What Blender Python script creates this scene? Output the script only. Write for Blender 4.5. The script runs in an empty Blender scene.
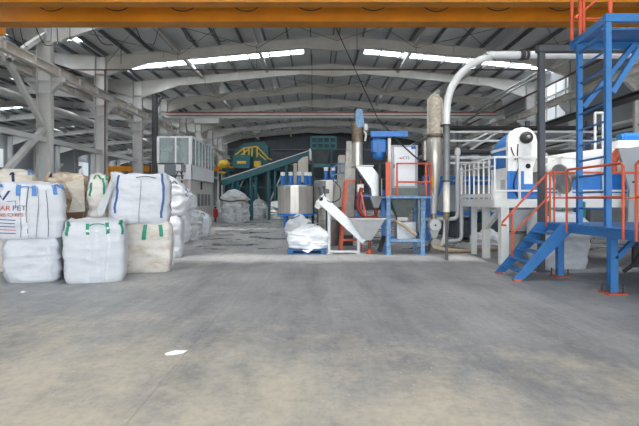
import bpy, math, random
from mathutils import Vector, Matrix, noise, Euler
PI = math.pi
random.seed(7)
sc = bpy.context.scene
col = sc.collection

# ------------------------------------------------------------------ camera, sky, exposure
F, H, VX, VY = 490.0, 1.4, 315.0, 200.0          # focal length in pixels, eye height, vanishing point
cd = bpy.data.cameras.new('camera'); cam = bpy.data.objects.new('camera', cd); col.objects.link(cam)
cam.location = (0, 0, H); cam.rotation_euler = (PI/2, 0, 0)
cd.sensor_width = 36.0; cd.lens = 36.0*F/639.0
cd.shift_x = (319.5-VX)/639.0; cd.shift_y = -(213.0-VY)/639.0
cd.clip_end = 400
sc.camera = cam
w = bpy.data.worlds.new('overcast_sky'); sc.world = w; w.use_nodes = True
wb = w.node_tree.nodes['Background']; wb.inputs[0].default_value = (0.91, 0.955, 1.0, 1); wb.inputs[1].default_value = 5.3
SKYLIGHT = 13.0
sl = bpy.data.lights.new('hazy_sun', 'SUN'); sl.energy = 22; sl.angle = math.radians(7); sl.color = (1.0, 0.96, 0.9)
so = bpy.data.objects.new('hazy_sun', sl); col.objects.link(so); so.location = (0, -20, 30)
so.rotation_euler = Vector((0.05, 0.32, -1)).to_track_quat('-Z', 'Y').to_euler()
# a portal in the open front end of the hall: guides the sky light through it, adds none of its own
pl = bpy.data.lights.new('door_portal', 'AREA'); pl.shape = 'RECTANGLE'; pl.size = 25; pl.size_y = 8.4
pl.cycles.is_portal = True
po = bpy.data.objects.new('door_portal', pl); col.objects.link(po); po.location = (1.3, -8.7, 4.2)
po.rotation_euler = Vector((0, 1, 0)).to_track_quat('-Z', 'Z').to_euler()
sc.view_settings.view_transform = 'Standard'; sc.view_settings.look = 'None'
sc.view_settings.exposure = 0.06; sc.view_settings.gamma = 1.0; sc.view_settings.use_curve_mapping = False
sc.cycles.max_bounces = 8; sc.cycles.diffuse_bounces = 5; sc.cycles.sample_clamp_indirect = 6.0

# ------------------------------------------------------------------ materials
MATS = {}
def srgb(r, g, b):
    f = lambda c: (c/255/12.92) if c/255 <= 0.04045 else ((c/255+0.055)/1.055)**2.4
    return (f(r), f(g), f(b), 1)
def mat(name, c, rough=0.55, metal=0.0, dirt=0.12, dirt_col=None, scale=3.0, bump=0.0, bscale=40.0, stretch=None, alpha=None, amount=None, p0=0.38, p1=0.68):
    m = bpy.data.materials.new(name); m.use_nodes = True
    nt = m.node_tree; N = nt.nodes; L = nt.links
    b = N['Principled BSDF']; b.inputs['Roughness'].default_value = rough; b.inputs['Metallic'].default_value = metal
    tc = N.new('ShaderNodeTexCoord'); mp = N.new('ShaderNodeMapping'); L.new(tc.outputs['Object'], mp.inputs[0])
    if stretch: mp.inputs['Scale'].default_value = stretch
    nz = N.new('ShaderNodeTexNoise'); nz.inputs['Scale'].default_value = scale; nz.inputs['Detail'].default_value = 6; nz.inputs['Roughness'].default_value = 0.65
    L.new(mp.outputs[0], nz.inputs['Vector'])
    rp = N.new('ShaderNodeValToRGB'); L.new(nz.outputs[0], rp.inputs[0])
    rp.color_ramp.elements[0].position = p0; rp.color_ramp.elements[1].position = p1
    rp.color_ramp.elements[0].color = c
    d = dirt_col if dirt_col else tuple(x*(1-dirt) for x in c[:3]) + (1,)
    if amount is not None: d = tuple(c[i]*(1-amount)+d[i]*amount for i in range(3)) + (1,)
    rp.color_ramp.elements[1].color = d
    L.new(rp.outputs[0], b.inputs['Base Color'])
    if bump:
        n2 = N.new('ShaderNodeTexNoise'); n2.inputs['Scale'].default_value = bscale; n2.inputs['Detail'].default_value = 4
        L.new(mp.outputs[0], n2.inputs['Vector'])
        bp = N.new('ShaderNodeBump'); bp.inputs['Strength'].default_value = bump; bp.inputs['Distance'].default_value = 0.02
        L.new(n2.outputs[0], bp.inputs['Height']); L.new(bp.outputs[0], b.inputs['Normal'])
    if alpha is not None: b.inputs['Alpha'].default_value = alpha
    MATS[name] = m
    return m
def emat(name, c, s):
    m = bpy.data.materials.new(name); m.use_nodes = True; nt = m.node_tree
    b = nt.nodes['Principled BSDF']; b.inputs['Base Color'].default_value = c
    tc = nt.nodes.new('ShaderNodeTexCoord'); nz = nt.nodes.new('ShaderNodeTexNoise'); nz.inputs['Scale'].default_value = 1.2
    nt.links.new(tc.outputs['Object'], nz.inputs['Vector'])
    mx = nt.nodes.new('ShaderNodeMixRGB'); mx.inputs[1].default_value = c; mx.inputs[2].default_value = tuple(x*0.8 for x in c[:3])+(1,)
    nt.links.new(nz.outputs[0], mx.inputs[0]); nt.links.new(mx.outputs[0], b.inputs['Emission Color'])
    b.inputs['Emission Strength'].default_value = s
    MATS[name] = m; return m
mat('steel_grey', srgb(196, 197, 195), 0.5, 0.0, 0.18, scale=1.5)
mat('steel_white', srgb(196, 197, 196), 0.5, 0.0, 0.12, scale=1.5)
mat('rafter_paint', srgb(206, 206, 202), 0.5, 0.0, 0.15, scale=1.2)
mat('purlin_galv', srgb(120, 126, 130), 0.45, 0.35, 0.2)
mat('strut_paint', srgb(205, 205, 200), 0.5, 0.0, 0.15)
mat('runway_paint', srgb(208, 207, 202), 0.5, 0.0, 0.0, dirt_col=srgb(186, 174, 158), scale=1.2)
mat('crane_orange', srgb(216, 140, 26), 0.42, 0.0, 0.22, scale=0.8)
mat('cable_black', srgb(40, 40, 42), 0.6, 0.0, 0.1)
mat('pipe_red', srgb(100, 64, 60), 0.5, 0.0, 0.2)
mat('crane_white', srgb(222, 222, 218), 0.5, 0.0, 0.1)
mat('crane_red', srgb(158, 92, 86), 0.5, 0.0, 0.15)
mat('wall_sheet', srgb(150, 155, 160), 0.55, 0.1, 0.15, scale=0.6)
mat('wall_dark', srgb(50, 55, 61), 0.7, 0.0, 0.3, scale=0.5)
mat('wall_light', srgb(160, 165, 170), 0.6, 0.0, 0.1, scale=0.6)
mat('blue_paint', srgb(44, 116, 182), 0.45, 0.0, 0.2, scale=4)
mat('blue_machine', srgb(38, 116, 196), 0.4, 0.0, 0.15, scale=4)
mat('blue_old', srgb(64, 122, 176), 0.5, 0.0, 0.0, dirt_col=srgb(140, 165, 185), scale=9)
mat('orange_paint', srgb(214, 92, 58), 0.45, 0.0, 0.2, scale=5)
mat('orange_plate', srgb(190, 84, 44), 0.6, 0.0, 0.25, scale=8)
mat('dark_grey_paint', srgb(82, 86, 93), 0.5, 0.1, 0.2, scale=4)
mat('machine_white', srgb(234, 236, 237), 0.4, 0.0, 0.0, dirt_col=srgb(206, 203, 197), scale=5, p0=0.5, p1=0.8)
mat('mezzanine_white', srgb(232, 233, 232), 0.45, 0.0, 0.08, scale=2)
mat('machine_grey', srgb(168, 174, 180), 0.45, 0.0, 0.15, scale=3)
mat('stainless', srgb(206, 202, 196), 0.34, 0.55, 0.25, scale=2, stretch=(6, 6, 0.3))
mat('stainless_dull', srgb(170, 166, 160), 0.42, 0.7, 0.3, scale=6)
mat('riser_steel', srgb(118, 122, 126), 0.45, 0.3, 0.2, scale=6)
mat('galv_sheet', srgb(200, 204, 208), 0.4, 0.45, 0.15, scale=5)
mat('white_pipe', srgb(214, 216, 218), 0.42, 0.15, 0.12, scale=5)
mat('rusty_steel', srgb(140, 128, 114), 0.6, 0.35, 0.0, dirt_col=srgb(96, 74, 58), scale=14)
mat('dirty_tube', srgb(206, 200, 188), 0.6, 0.0, 0.0, dirt_col=srgb(160, 138, 112), scale=12)
mat('dark_metal', srgb(70, 70, 72), 0.5, 0.4, 0.3, scale=8)
mat('rubber_black', srgb(30, 30, 32), 0.7, 0.0, 0.2)
mat('hose_tan', srgb(186, 166, 138), 0.6, 0.0, 0.2)
mat('hose_white', srgb(216, 214, 206), 0.5, 0.0, 0.15)
mat('hose_red', srgb(132, 40, 34), 0.5, 0.0, 0.2)
mat('teal_paint', srgb(22, 100, 108), 0.45, 0.0, 0.25, scale=2)
mat('teal_dark', srgb(16, 62, 70), 0.5, 0.0, 0.3, scale=2)
mat('yellow_paint', srgb(224, 186, 52), 0.5, 0.0, 0.15)
mat('beige_box', srgb(190, 186, 176), 0.55, 0.0, 0.15)
mat('booth_white', srgb(232, 234, 238), 0.45, 0.0, 0.06)
mat('booth_base', srgb(206, 204, 200), 0.6, 0.0, 0.1)
mat('door_grey', srgb(120, 126, 134), 0.5, 0.0, 0.1)
mat('bag_white', srgb(208, 212, 219), 0.6, 0.0, 0.06, scale=2, bump=0.45, bscale=12, stretch=(1, 1, 4.5))
mat('bag_bright', srgb(226, 229, 234), 0.6, 0.0, 0.05, scale=2, bump=0.3, bscale=16)
mat('bag_cream', srgb(216, 212, 204), 0.65, 0.0, 0.0, dirt_col=srgb(196, 186, 170), scale=3, bump=0.3, bscale=22, stretch=(1, 1, 3))
mat('bag_stained', srgb(218, 214, 208), 0.65, 0.0, 0.0, dirt_col=srgb(166, 136, 104), scale=2.2, p0=0.5, p1=0.82, bump=0.3, bscale=22, stretch=(1, 1, 2))
mat('bag_brown', srgb(200, 188, 170), 0.65, 0.0, 0.0, dirt_col=srgb(140, 114, 90), scale=4, bump=0.4, bscale=18)
mat('bag_grey', srgb(205, 209, 212), 0.6, 0.0, 0.0, dirt_col=srgb(170, 174, 178), scale=4, bump=0.4, bscale=14)
mat('strap_blue', srgb(56, 98, 160), 0.6, 0.0, 0.15)
mat('strap_light_blue', srgb(84, 136, 200), 0.6, 0.0, 0.15)
mat('strap_green', srgb(50, 150, 124), 0.6, 0.0, 0.15)
mat('strap_white', srgb(214, 218, 225), 0.6, 0.0, 0.1)
mat('strap_navy', srgb(44, 48, 84), 0.6, 0.0, 0.15)
mat('strap_brown', srgb(128, 100, 78), 0.7, 0.0, 0.2)
mat('thread_grey', srgb(120, 126, 140), 0.7, 0.0, 0.1)
mat('print_red', srgb(196, 70, 70), 0.6, 0.0, 0.25, scale=30)
mat('print_navy', srgb(48, 56, 120), 0.6, 0.0, 0.25, scale=30)
mat('pallet_blue', srgb(50, 100, 152), 0.6, 0.0, 0.3, scale=8)
mat('extinguisher_red', srgb(176, 30, 34), 0.35, 0.0, 0.1)
mat('pellet_debris', srgb(200, 202, 204), 0.7, 0.0, 0.1)
mat('foot_orange', srgb(196, 96, 62), 0.6, 0.0, 0.2)
mat('sticker_blue', srgb(40, 90, 170), 0.5, 0.0, 0.1)
mat('hopper_dark', srgb(112, 122, 118), 0.55, 0.3, 0.25, scale=5)
mat('bin_dark', srgb(84, 92, 94), 0.55, 0.3, 0.25, scale=3)
emat('skylight_panel', (0.93, 0.97, 1.0, 1), SKYLIGHT)
nt = MATS['skylight_panel'].node_tree
tr = nt.nodes.new('ShaderNodeBsdfTransparent'); mx = nt.nodes.new('ShaderNodeMixShader'); mx.inputs[0].default_value = 0.53
nt.links.new(nt.nodes['Principled BSDF'].outputs[0], mx.inputs[1]); nt.links.new(tr.outputs[0], mx.inputs[2]); nt.links.new(mx.outputs[0], nt.nodes['Material Output'].inputs[0])
emat('window_panel', (0.88, 0.94, 1.0, 1), 0.32)

def roof_mat():
    m = bpy.data.materials.new('roof_sheet'); m.use_nodes = True; nt = m.node_tree; N = nt.nodes; L = nt.links
    b = N['Principled BSDF']; b.inputs['Metallic'].default_value = 0.3; b.inputs['Roughness'].default_value = 0.38
    tc = N.new('ShaderNodeTexCoord')
    nz = N.new('ShaderNodeTexNoise'); nz.inputs['Scale'].default_value = 0.5; nz.inputs['Detail'].default_value = 3
    L.new(tc.outputs['Object'], nz.inputs['Vector'])
    rp = N.new('ShaderNodeValToRGB'); rp.color_ramp.elements[0].color = srgb(198, 201, 203); rp.color_ramp.elements[1].color = srgb(222, 224, 225)
    L.new(nz.outputs[0], rp.inputs[0]); L.new(rp.outputs[0], b.inputs['Base Color'])
    wv = N.new('ShaderNodeTexWave'); wv.bands_direction = 'Y'; wv.inputs['Scale'].default_value = 1.3; wv.inputs['Distortion'].default_value = 0
    L.new(tc.outputs['Object'], wv.inputs['Vector'])
    bp = N.new('ShaderNodeBump'); bp.inputs['Strength'].default_value = 0.35; bp.inputs['Distance'].default_value = 0.05
    L.new(wv.outputs[0], bp.inputs['Height']); L.new(bp.outputs[0], b.inputs['Normal'])
    MATS['roof_sheet'] = m
roof_mat()
def floor_mat():
    m = bpy.data.materials.new('concrete_floor'); m.use_nodes = True; nt = m.node_tree; N = nt.nodes; L = nt.links
    b = N['Principled BSDF']
    geo = N.new('ShaderNodeNewGeometry'); pos = geo.outputs['Position']
    def nse(scale, detail, sx=1, sy=1, rough=0.6, off=(0, 0, 0)):
        mp = N.new('ShaderNodeMapping'); mp.inputs['Scale'].default_value = (sx, sy, 1); mp.inputs['Location'].default_value = off
        L.new(pos, mp.inputs[0])
        n = N.new('ShaderNodeTexNoise'); n.inputs['Scale'].default_value = scale; n.inputs['Detail'].default_value = detail; n.inputs['Roughness'].default_value = rough
        L.new(mp.outputs[0], n.inputs['Vector']); return n.outputs[0]
    def ramp(v, stops):
        r = N.new('ShaderNodeValToRGB'); L.new(v, r.inputs[0]); e = r.color_ramp.elements
        e[0].position, e[0].color = stops[0]; e[1].position, e[1].color = stops[-1]
        for p, c in stops[1:-1]:
            x = e.new(p); x.color = c
        return r.outputs[0]
    def mix(f, a, c2, t='MIX'):
        x = N.new('ShaderNodeMixRGB'); x.blend_type = t
        for s, v in ((0, f), (1, a), (2, c2)):
            if isinstance(v, (int, float)): x.inputs[s].default_value = v
            elif isinstance(v, tuple): x.inputs[s].default_value = v
            else: L.new(v, x.inputs[s])
        return x.outputs[0]
    def math_(op, a, c2):
        x = N.new('ShaderNodeMath'); x.operation = op
        for s, v in ((0, a), (1, c2)):
            if isinstance(v, (int, float)): x.inputs[s].default_value = v
            else: L.new(v, x.inputs[s])
        return x.outputs[0]
    g = lambda v: (v, v, v, 1)
    base = ramp(nse(0.55, 7, 1, 0.8), [(0.3, srgb(134, 135, 138)), (0.5, srgb(153, 154, 155)), (0.7, srgb(171, 170, 168))])
    streak = ramp(nse(0.9, 6, 1.3, 0.2, 0.62, (2.6, 0, 0)), [(0.44, g(0)), (0.66, g(1))])
    c = mix(math_('MULTIPLY', streak, 0.6), base, srgb(104, 104, 108))
    scratch = ramp(nse(7, 6, 2.2, 0.12, 0.7, (0.3, 0, 0)), [(0.35, g(0.9)), (0.5, g(1.0)), (0.66, g(1.1))])
    c = mix(0.8, c, scratch, 'MULTIPLY')
    # pale beige noise, stronger towards the gate and the left, weaker inwards
    sep = N.new('ShaderNodeSeparateXYZ'); L.new(pos, sep.inputs[0])
    near = N.new('ShaderNodeMapRange'); L.new(sep.outputs['Y'], near.inputs[0]); near.inputs[1].default_value = 2.2; near.inputs[2].default_value = 6.6; near.inputs[3].default_value = 0.50; near.inputs[4].default_value = 0.10
    left = N.new('ShaderNodeMapRange'); L.new(sep.outputs['X'], left.inputs[0]); left.inputs[1].default_value = -2.5; left.inputs[2].default_value = 2.5; left.inputs[3].default_value = 0.12; left.inputs[4].default_value = -0.05
    dn = math_('ADD', math_('ADD', nse(1.5, 8, 1, 0.7, 0.75, (4, 2, 0)), near.outputs[0]), left.outputs[0])
    pale_tone = ramp(dn, [(0.74, g(0)), (1.12, g(1))])
    c = mix(math_('MULTIPLY', pale_tone, 0.75), c, srgb(208, 198, 178))
    fine = ramp(nse(14, 8, 1, 0.8, 0.75), [(0.3, g(0.74)), (0.5, g(1.0)), (0.72, g(1.16))])
    c = mix(0.85, c, fine, 'MULTIPLY')
    mid = ramp(nse(2.6, 8, 1, 0.6, 0.72, (9, 1, 0)), [(0.34, g(0.82)), (0.52, g(1.0)), (0.7, g(1.1))])
    c = mix(0.7, c, mid, 'MULTIPLY')
    # wet puddles further in
    wy = N.new('ShaderNodeMapRange'); L.new(sep.outputs['Y'], wy.inputs[0]); wy.inputs[1].default_value = 12.6; wy.inputs[2].default_value = 15.0
    wet = math_('MULTIPLY', ramp(nse(0.8, 6, 0.9, 1.1, 0.6, (1, 0, 0)), [(0.50, g(0)), (0.60, g(1))]), wy.outputs[0])
    c = mix(math_('MULTIPLY', wet, 0.6), c, srgb(70, 72, 74))
    L.new(c, b.inputs['Base Color'])
    rg = ramp(nse(1.4, 5, 1, 0.5), [(0.3, g(0.40)), (0.75, g(0.62))])
    rg = mix(wet, rg, g(0.08)); L.new(rg, b.inputs['Roughness'])
    bp = N.new('ShaderNodeBump'); bp.inputs['Strength'].default_value = 0.12; bp.inputs['Distance'].default_value = 0.01
    L.new(nse(30, 4), bp.inputs['Height']); L.new(bp.outputs[0], b.inputs['Normal'])
    MATS['concrete_floor'] = m
floor_mat()
def glass_mat():
    m = bpy.data.materials.new('booth_glass'); m.use_nodes = True; nt = m.node_tree; N = nt.nodes; L = nt.links
    b = N['Principled BSDF']; b.inputs['Base Color'].default_value = (0.75, 0.82, 0.84, 1); b.inputs['Roughness'].default_value = 0.06
    tr = N.new('ShaderNodeBsdfTransparent'); tr.inputs[0].default_value = (0.8, 0.88, 0.88, 1)
    mx = N.new('ShaderNodeMixShader'); mx.inputs[0].default_value = 0.28
    tc = N.new('ShaderNodeTexCoord'); nz = N.new('ShaderNodeTexNoise'); nz.inputs['Scale'].default_value = 2
    mr = N.new('ShaderNodeMapRange'); mr.inputs[3].default_value = 0.18; mr.inputs[4].default_value = 0.36
    L.new(tc.outputs['Object'], nz.inputs['Vector']); L.new(nz.outputs[0], mr.inputs[0]); L.new(mr.outputs[0], mx.inputs[0])
    L.new(tr.outputs[0], mx.inputs[1]); L.new(b.outputs[0], mx.inputs[2]); L.new(mx.outputs[0], N['Material Output'].inputs[0])
    MATS['booth_glass'] = m
glass_mat()

# ------------------------------------------------------------------ geometry helpers
def P(px, py, Y):
    """the point at depth Y that the photograph shows at pixel (px, py)"""
    return Vector(((px-VX)*Y/F, Y, H-(py-VY)*Y/F))
def V(*a): return Vector(a)
class MB:
    def __init__(s): s.v = []; s.f = []; s.sm = []
    def add(s, vs, fs, smooth=False):
        o = len(s.v); s.v += [Vector(p) for p in vs]
        for f in fs: s.f.append(tuple(i+o for i in f)); s.sm.append(smooth)
        return s
    def box(s, a, b):
        x0, x1 = sorted((a[0], b[0])); y0, y1 = sorted((a[1], b[1])); z0, z1 = sorted((a[2], b[2]))
        return s.add([(x0,y0,z0),(x1,y0,z0),(x1,y1,z0),(x0,y1,z0),(x0,y0,z1),(x1,y0,z1),(x1,y1,z1),(x0,y1,z1)],
                     [(3,2,1,0),(4,5,6,7),(0,1,5,4),(1,2,6,5),(2,3,7,6),(3,0,4,7)])
    def cbox(s, a, b, c=0.02):
        """box with chamfered vertical edges and top edge"""
        x0, x1 = sorted((a[0], b[0])); y0, y1 = sorted((a[1], b[1])); z0, z1 = sorted((a[2], b[2]))
        ring = [(x0+c,y0),(x1-c,y0),(x1,y0+c),(x1,y1-c),(x1-c,y1),(x0+c,y1),(x0,y1-c),(x0,y0+c)]
        mx, my = (x0+x1)/2, (y0+y1)/2
        kx, ky = 1-c/max(1e-4,(x1-x0)/2), 1-c/max(1e-4,(y1-y0)/2)
        top = [(mx+(p[0]-mx)*kx, my+(p[1]-my)*ky, z1) for p in ring]
        vs = [(p[0],p[1],z0) for p in ring]+[(p[0],p[1],z1-c) for p in ring]+top
        fs = [tuple(range(7,-1,-1)), tuple(range(16,24))]
        for k in range(2):
            for i in range(8): fs.append((k*8+i, k*8+(i+1)%8, k*8+8+(i+1)%8, k*8+8+i))
        return s.add(vs, fs)
    def bar(s, p0, p1, w, h=None, up=(0,0,1)):
        p0, p1 = Vector(p0), Vector(p1); h = w if h is None else h
        d = (p1-p0).normalized(); u = Vector(up)
        if abs(d.dot(u)) > 0.98: u = Vector((0,1,0))
        r = d.cross(u).normalized()*w/2; u = r.cross(d).normalized()*h/2
        q = [p0-r-u, p0+r-u, p0+r+u, p0-r+u, p1-r-u, p1+r-u, p1+r+u, p1-r+u]
        return s.add(q, [(3,2,1,0),(4,5,6,7),(0,1,5,4),(1,2,6,5),(2,3,7,6),(3,0,4,7)])
    def cyl(s, p0, p1, r0, r1=None, n=12, caps=True):
        p0, p1 = Vector(p0), Vector(p1); r1 = r0 if r1 is None else r1
        d = (p1-p0).normalized(); u = Vector((0,0,1)) if abs(d.z) < 0.95 else Vector((1,0,0))
        a = d.cross(u).normalized(); b = a.cross(d)
        ring = lambda p, r: [p+(a*math.cos(t*2*PI/n)+b*math.sin(t*2*PI/n))*r for t in range(n)]
        s.add(ring(p0, r0)+ring(p1, r1), [(i, n+i, n+(i+1)%n, (i+1)%n) for i in range(n)], True)
        if caps:
            s.add(ring(p0, r0), [tuple(range(n))]); s.add(ring(p1, r1), [tuple(range(n-1,-1,-1))])
        return s
    def tube(s, pts, r, n=10, caps=True):
        pts = [Vector(p) for p in pts]; m = len(pts); rs = r if isinstance(r, (list, tuple)) else [r]*m
        vs = []; up = None
        for i, p in enumerate(pts):
            d = (pts[min(i+1,m-1)]-pts[max(i-1,0)]).normalized()
            if up is None: up = Vector((0,0,1)) if abs(d.z) < 0.9 else Vector((1,0,0))
            a = d.cross(up).normalized(); up = a.cross(d).normalized()
            vs += [p+(a*math.cos(t*2*PI/n)+up*math.sin(t*2*PI/n))*rs[i] for t in range(n)]
        fs = [(k*n+i, (k+1)*n+i, (k+1)*n+(i+1)%n, k*n+(i+1)%n) for k in range(m-1) for i in range(n)]
        s.add(vs, fs, True)
        if caps: s.add(vs[:n], [tuple(range(n))]); s.add(vs[-n:], [tuple(range(n-1,-1,-1))])
        return s
    def lathe(s, c, prof, n=20, smooth=True, axis=None):
        """profile of (radius, height) turned about a vertical axis through c (or about axis)"""
        c = Vector(c); R = Matrix.Identity(3)
        if axis is not None: R = Vector(axis).normalized().to_track_quat('Z', 'Y').to_matrix()
        vs = [c+R@Vector((r*math.cos(t*2*PI/n), r*math.sin(t*2*PI/n), z)) for r, z in prof for t in range(n)]
        fs = [(k*n+i, k*n+(i+1)%n, (k+1)*n+(i+1)%n, (k+1)*n+i) for k in range(len(prof)-1) for i in range(n)]
        s.add(vs, fs, smooth)
        s.add(vs[:n], [tuple(range(n-1,-1,-1))]); s.add(vs[-n:], [tuple(range(n))])
        return s
    def prism(s, poly, ext):
        """closed 3D polygon pushed along ext"""
        a = [Vector(p) for p in poly]; e = Vector(ext); n = len(a)
        nrm = Vector((0,0,0))
        for i in range(n): nrm += a[i].cross(a[(i+1)%n])
        if nrm.dot(e) > 0: a.reverse()
        vs = a+[p+e for p in a]
        return s.add(vs, [tuple(range(n)), tuple(range(2*n-1,n-1,-1))]+[(i, n+i, n+(i+1)%n, (i+1)%n) for i in range(n)])
    def loft(s, rings, caps=True):
        n = len(rings[0]); vs = [p for r in rings for p in r]
        fs = [(k*n+i, k*n+(i+1)%n, (k+1)*n+(i+1)%n, (k+1)*n+i) for k in range(len(rings)-1) for i in range(n)]
        if caps: fs += [tuple(range(n-1,-1,-1)), tuple(range(len(vs)-n, len(vs)))]
        return s.add(vs, fs)
    def ribbon(s, pts, side, w, t=0.006):
        """flat strap swept along pts; side gives the width direction"""
        pts = [Vector(p) for p in pts]; side = Vector(side).normalized()*w/2; m = len(pts); vs = []
        for i, p in enumerate(pts):
            d = (pts[min(i+1,m-1)]-pts[max(i-1,0)]).normalized(); n = d.cross(side).normalized()*t/2
            vs += [p-side-n, p+side-n, p+side+n, p-side+n]
        fs = [(k*4+i, (k+1)*4+i, (k+1)*4+(i+1)%4, k*4+(i+1)%4) for k in range(m-1) for i in range(4)]
        fs += [(3,2,1,0), (m*4-4, m*4-3, m*4-2, m*4-1)]
        return s.add(vs, fs)
    def mesh(s, name, off=Vector((0,0,0))):
        me = bpy.data.meshes.new(name); me.from_pydata([tuple(p-off) for p in s.v], [], s.f); me.update()
        me.polygons.foreach_set('use_smooth', s.sm)
        return me
    def build(s, name, m, parent=None, local=False):
        off = Vector((0,0,0))
        if parent is not None and not local:
            off = parent.location.copy(); q = parent.parent
            while q is not None: off += q.location; q = q.parent
        me = s.mesh(name, off); me.materials.append(MATS[m])
        o = bpy.data.objects.new(name, me); col.objects.link(o)
        if parent is not None: o.parent = parent
        return o
def tag(o, label, cat, group=None, kind=None):
    if label: o['label'] = label
    if cat: o['category'] = cat
    if group: o['group'] = group
    if kind: o['kind'] = kind
    return o
def thing(name, label, cat, loc=(0,0,0), rz=0, group=None, kind=None):
    o = bpy.data.objects.new(name, None); col.objects.link(o); o.location = loc; o.rotation_euler = (0,0,rz); o.empty_display_size = 0.2
    return tag(o, label, cat, group, kind)
def copy_tree(o, parent=None):
    c = o.copy(); col.objects.link(c); c.parent = parent
    for ch in list(o.children): copy_tree(ch, c)
    return c
def arc(a, b, rise, n=8, up=(0,0,1)):
    a, b, u = Vector(a), Vector(b), Vector(up)
    return [a.lerp(b, i/n)+u*rise*4*(i/n)*(1-i/n) for i in range(n+1)]
def spline(pts, n=6):
    pts = [Vector(p) for p in pts]; q = [pts[0]*2-pts[1]]+pts+[pts[-1]*2-pts[-2]]; out = []
    for i in range(1, len(q)-2):
        for k in range(n):
            t = k/n; a, b, c, d = q[i-1], q[i], q[i+1], q[i+2]
            out.append(0.5*((2*b)+(c-a)*t+(2*a-5*b+4*c-d)*t*t+(3*b-a-3*c+d)*t**3))
    return out+[pts[-1]]
def text_tris(body, size):
    """letters as flat triangles, origin at the left of the baseline"""
    cu = bpy.data.curves.new('lettering', 'FONT'); cu.body = body; cu.size = size; cu.resolution_u = 2
    o = bpy.data.objects.new('lettering', cu); col.objects.link(o)
    dg = bpy.context.evaluated_depsgraph_get(); me = bpy.data.meshes.new_from_object(o.evaluated_get(dg))
    vs = [v.co.copy() for v in me.vertices]; fs = [tuple(p.vertices) for p in me.polygons]
    bpy.data.objects.remove(o); bpy.data.curves.remove(cu); bpy.data.meshes.remove(me)
    return vs, fs

# ------------------------------------------------------------------ the hall
FZ = [22.86+6*k for k in range(-5, 15)]           # portal frames, 6 m apart
XL, XR, DC = -12.27, 15.0, 0.66                    # inner column faces, column depth
RX, RZ, SL = 1.25, 11.1, 0.0926                    # ridge and slope
AX, AXL = -26.6, -40.0                             # aisle ridge, aisle wall columns
Y0, Y1, YA = -9.0, 70.0, 112.0                    # gate end, back wall of the hall, back wall of the side aisle
def zr(x): return RZ-SL*abs(x-RX) if x > -12.6 else RZ-SL*abs(x-AX)+0.0
ZV = zr(-12.59)
STRIPS = [7.9, 19.9, 31.75, 42.1, 54.1, 66.4]         # translucent sheets, ridge to eave

def build_floor():
    f = MB().box((-41,Y0-30,-0.3),(17,YA+1,-0.012)).build('floor', 'concrete_floor'); tag(f, 'stained grey concrete floor of the factory hall', 'floor', kind='structure')
    J = 0.0018; xs = [-1.18+3.93*k for k in range(-10, 6)]; xs[0] = -41; xs[-1] = 17
    ys = [4.76+4.3*k for k in range(-9, 6)]
    ys = [Y0-30]+[y for y in ys if y > Y0-2]+[YA+1]
    for i in range(len(xs)-1):
        if xs[i+1] < -13.5 and xs[i] > -40: continue
        x0 = xs[i]; x1 = xs[i+1]
        if i == 0: x1 = [x for x in xs if x >= -13.5][0]
        for j in range(len(ys)-1):
            MB().box((x0+J, ys[j]+J, -0.012), (x1-J, ys[j+1]-J, 0)).build('slab', 'concrete_floor', f)
build_floor()

def build_roof():
    c = MB(); 
    for x, ye in ((RX,Y1), (AX,YA)): c.bar((x,Y0,zr(x)+0.30),(x,ye,zr(x)+0.30),0.5,0.02)
    c = c.build('ceiling', 'roof_sheet'); tag(c, 'corrugated grey sheet roof with translucent strips', 'roof', kind='structure')
    slopes = [(RX, 15.7), (RX, -12.59), (AX, -12.61), (AX, -40.7)]
    for xa, xb in slopes:
        ye = Y1 if xa == RX else YA
        strips = STRIPS if xa == RX else [13.9+12*k for k in range(8)]
        cuts = [y for y in sorted([Y0, ye]+[s for a in strips for s in (a, a+0.9)]) if Y0 <= y <= ye]
        starts = set(round(a,3) for a in strips)
        for i in range(len(cuts)-1):
            a, b = cuts[i], cuts[i+1]; z0, z1 = zr(xa)+0.24, zr(xb)+0.24
            sky = round(a,3) in starts
            xm = xa+(2.0 if xb > xa else -2.0) if sky and a > 20 else xa  # unseen near strips reach the ridge, shaped to throw a sun band on the floor
            for u, w_, nm, mt in ((xa,xm,'roof_sheet','roof_sheet'), (xm,xb,'skylight' if sky else 'roof_sheet','skylight_panel' if sky else 'roof_sheet')):
                if u == w_: continue
                zu, zw = zr(u)+0.24, (z1 if w_ == xb else zr(w_)+0.24)
                MB().prism([V(u,a,zu), V(w_,a,zw), V(w_,b,zw), V(u,b,zu)], (0,0,0.04)).build(nm, mt, c)
        n = 10
        for k in range(n+1):
            x = xa+(xb-xa)*(k+0.12)/(n+0.3); z = zr(x)+0.12
            m = MB(); m.box((x-0.035,Y0,z-0.12),(x+0.035,ye,z-0.10)); m.box((x-0.008,Y0,z-0.10),(x+0.008,ye,z+0.10)); m.box((x-0.035,Y0,z+0.10),(x+0.035,ye,z+0.12))
            m.build('purlin', 'purlin_galv', c)
    for x in (-8.0, -3.4, 5.9, 10.5, -19, -33):
        MB().box((x-0.09,Y0,zr(x)-0.24),(x+0.09,Y1 if x > -12 else YA,zr(x)-0.06)).build('longitudinal_strut', 'strut_paint', c)
    for k in range(5, 12):                       # crossed rods in the roof plane
        ya, yb = FZ[k], FZ[k+1]
        for x0, x1 in ((-12.2,-8),(-8,-3.4),(-3.4,1.25),(1.25,5.9),(5.9,10.5),(10.5,15)):
            if k % 2 == 0: continue
            m = MB()
            m.cyl((x0,ya,zr(x0)-0.3),(x1,yb,zr(x1)-0.3),0.013,n=5); m.cyl((x1,ya,zr(x1)-0.33),(x0,yb,zr(x0)-0.33),0.013,n=6)
            m.build('brace_rod', 'dark_metal', c)
build_roof()

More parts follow.
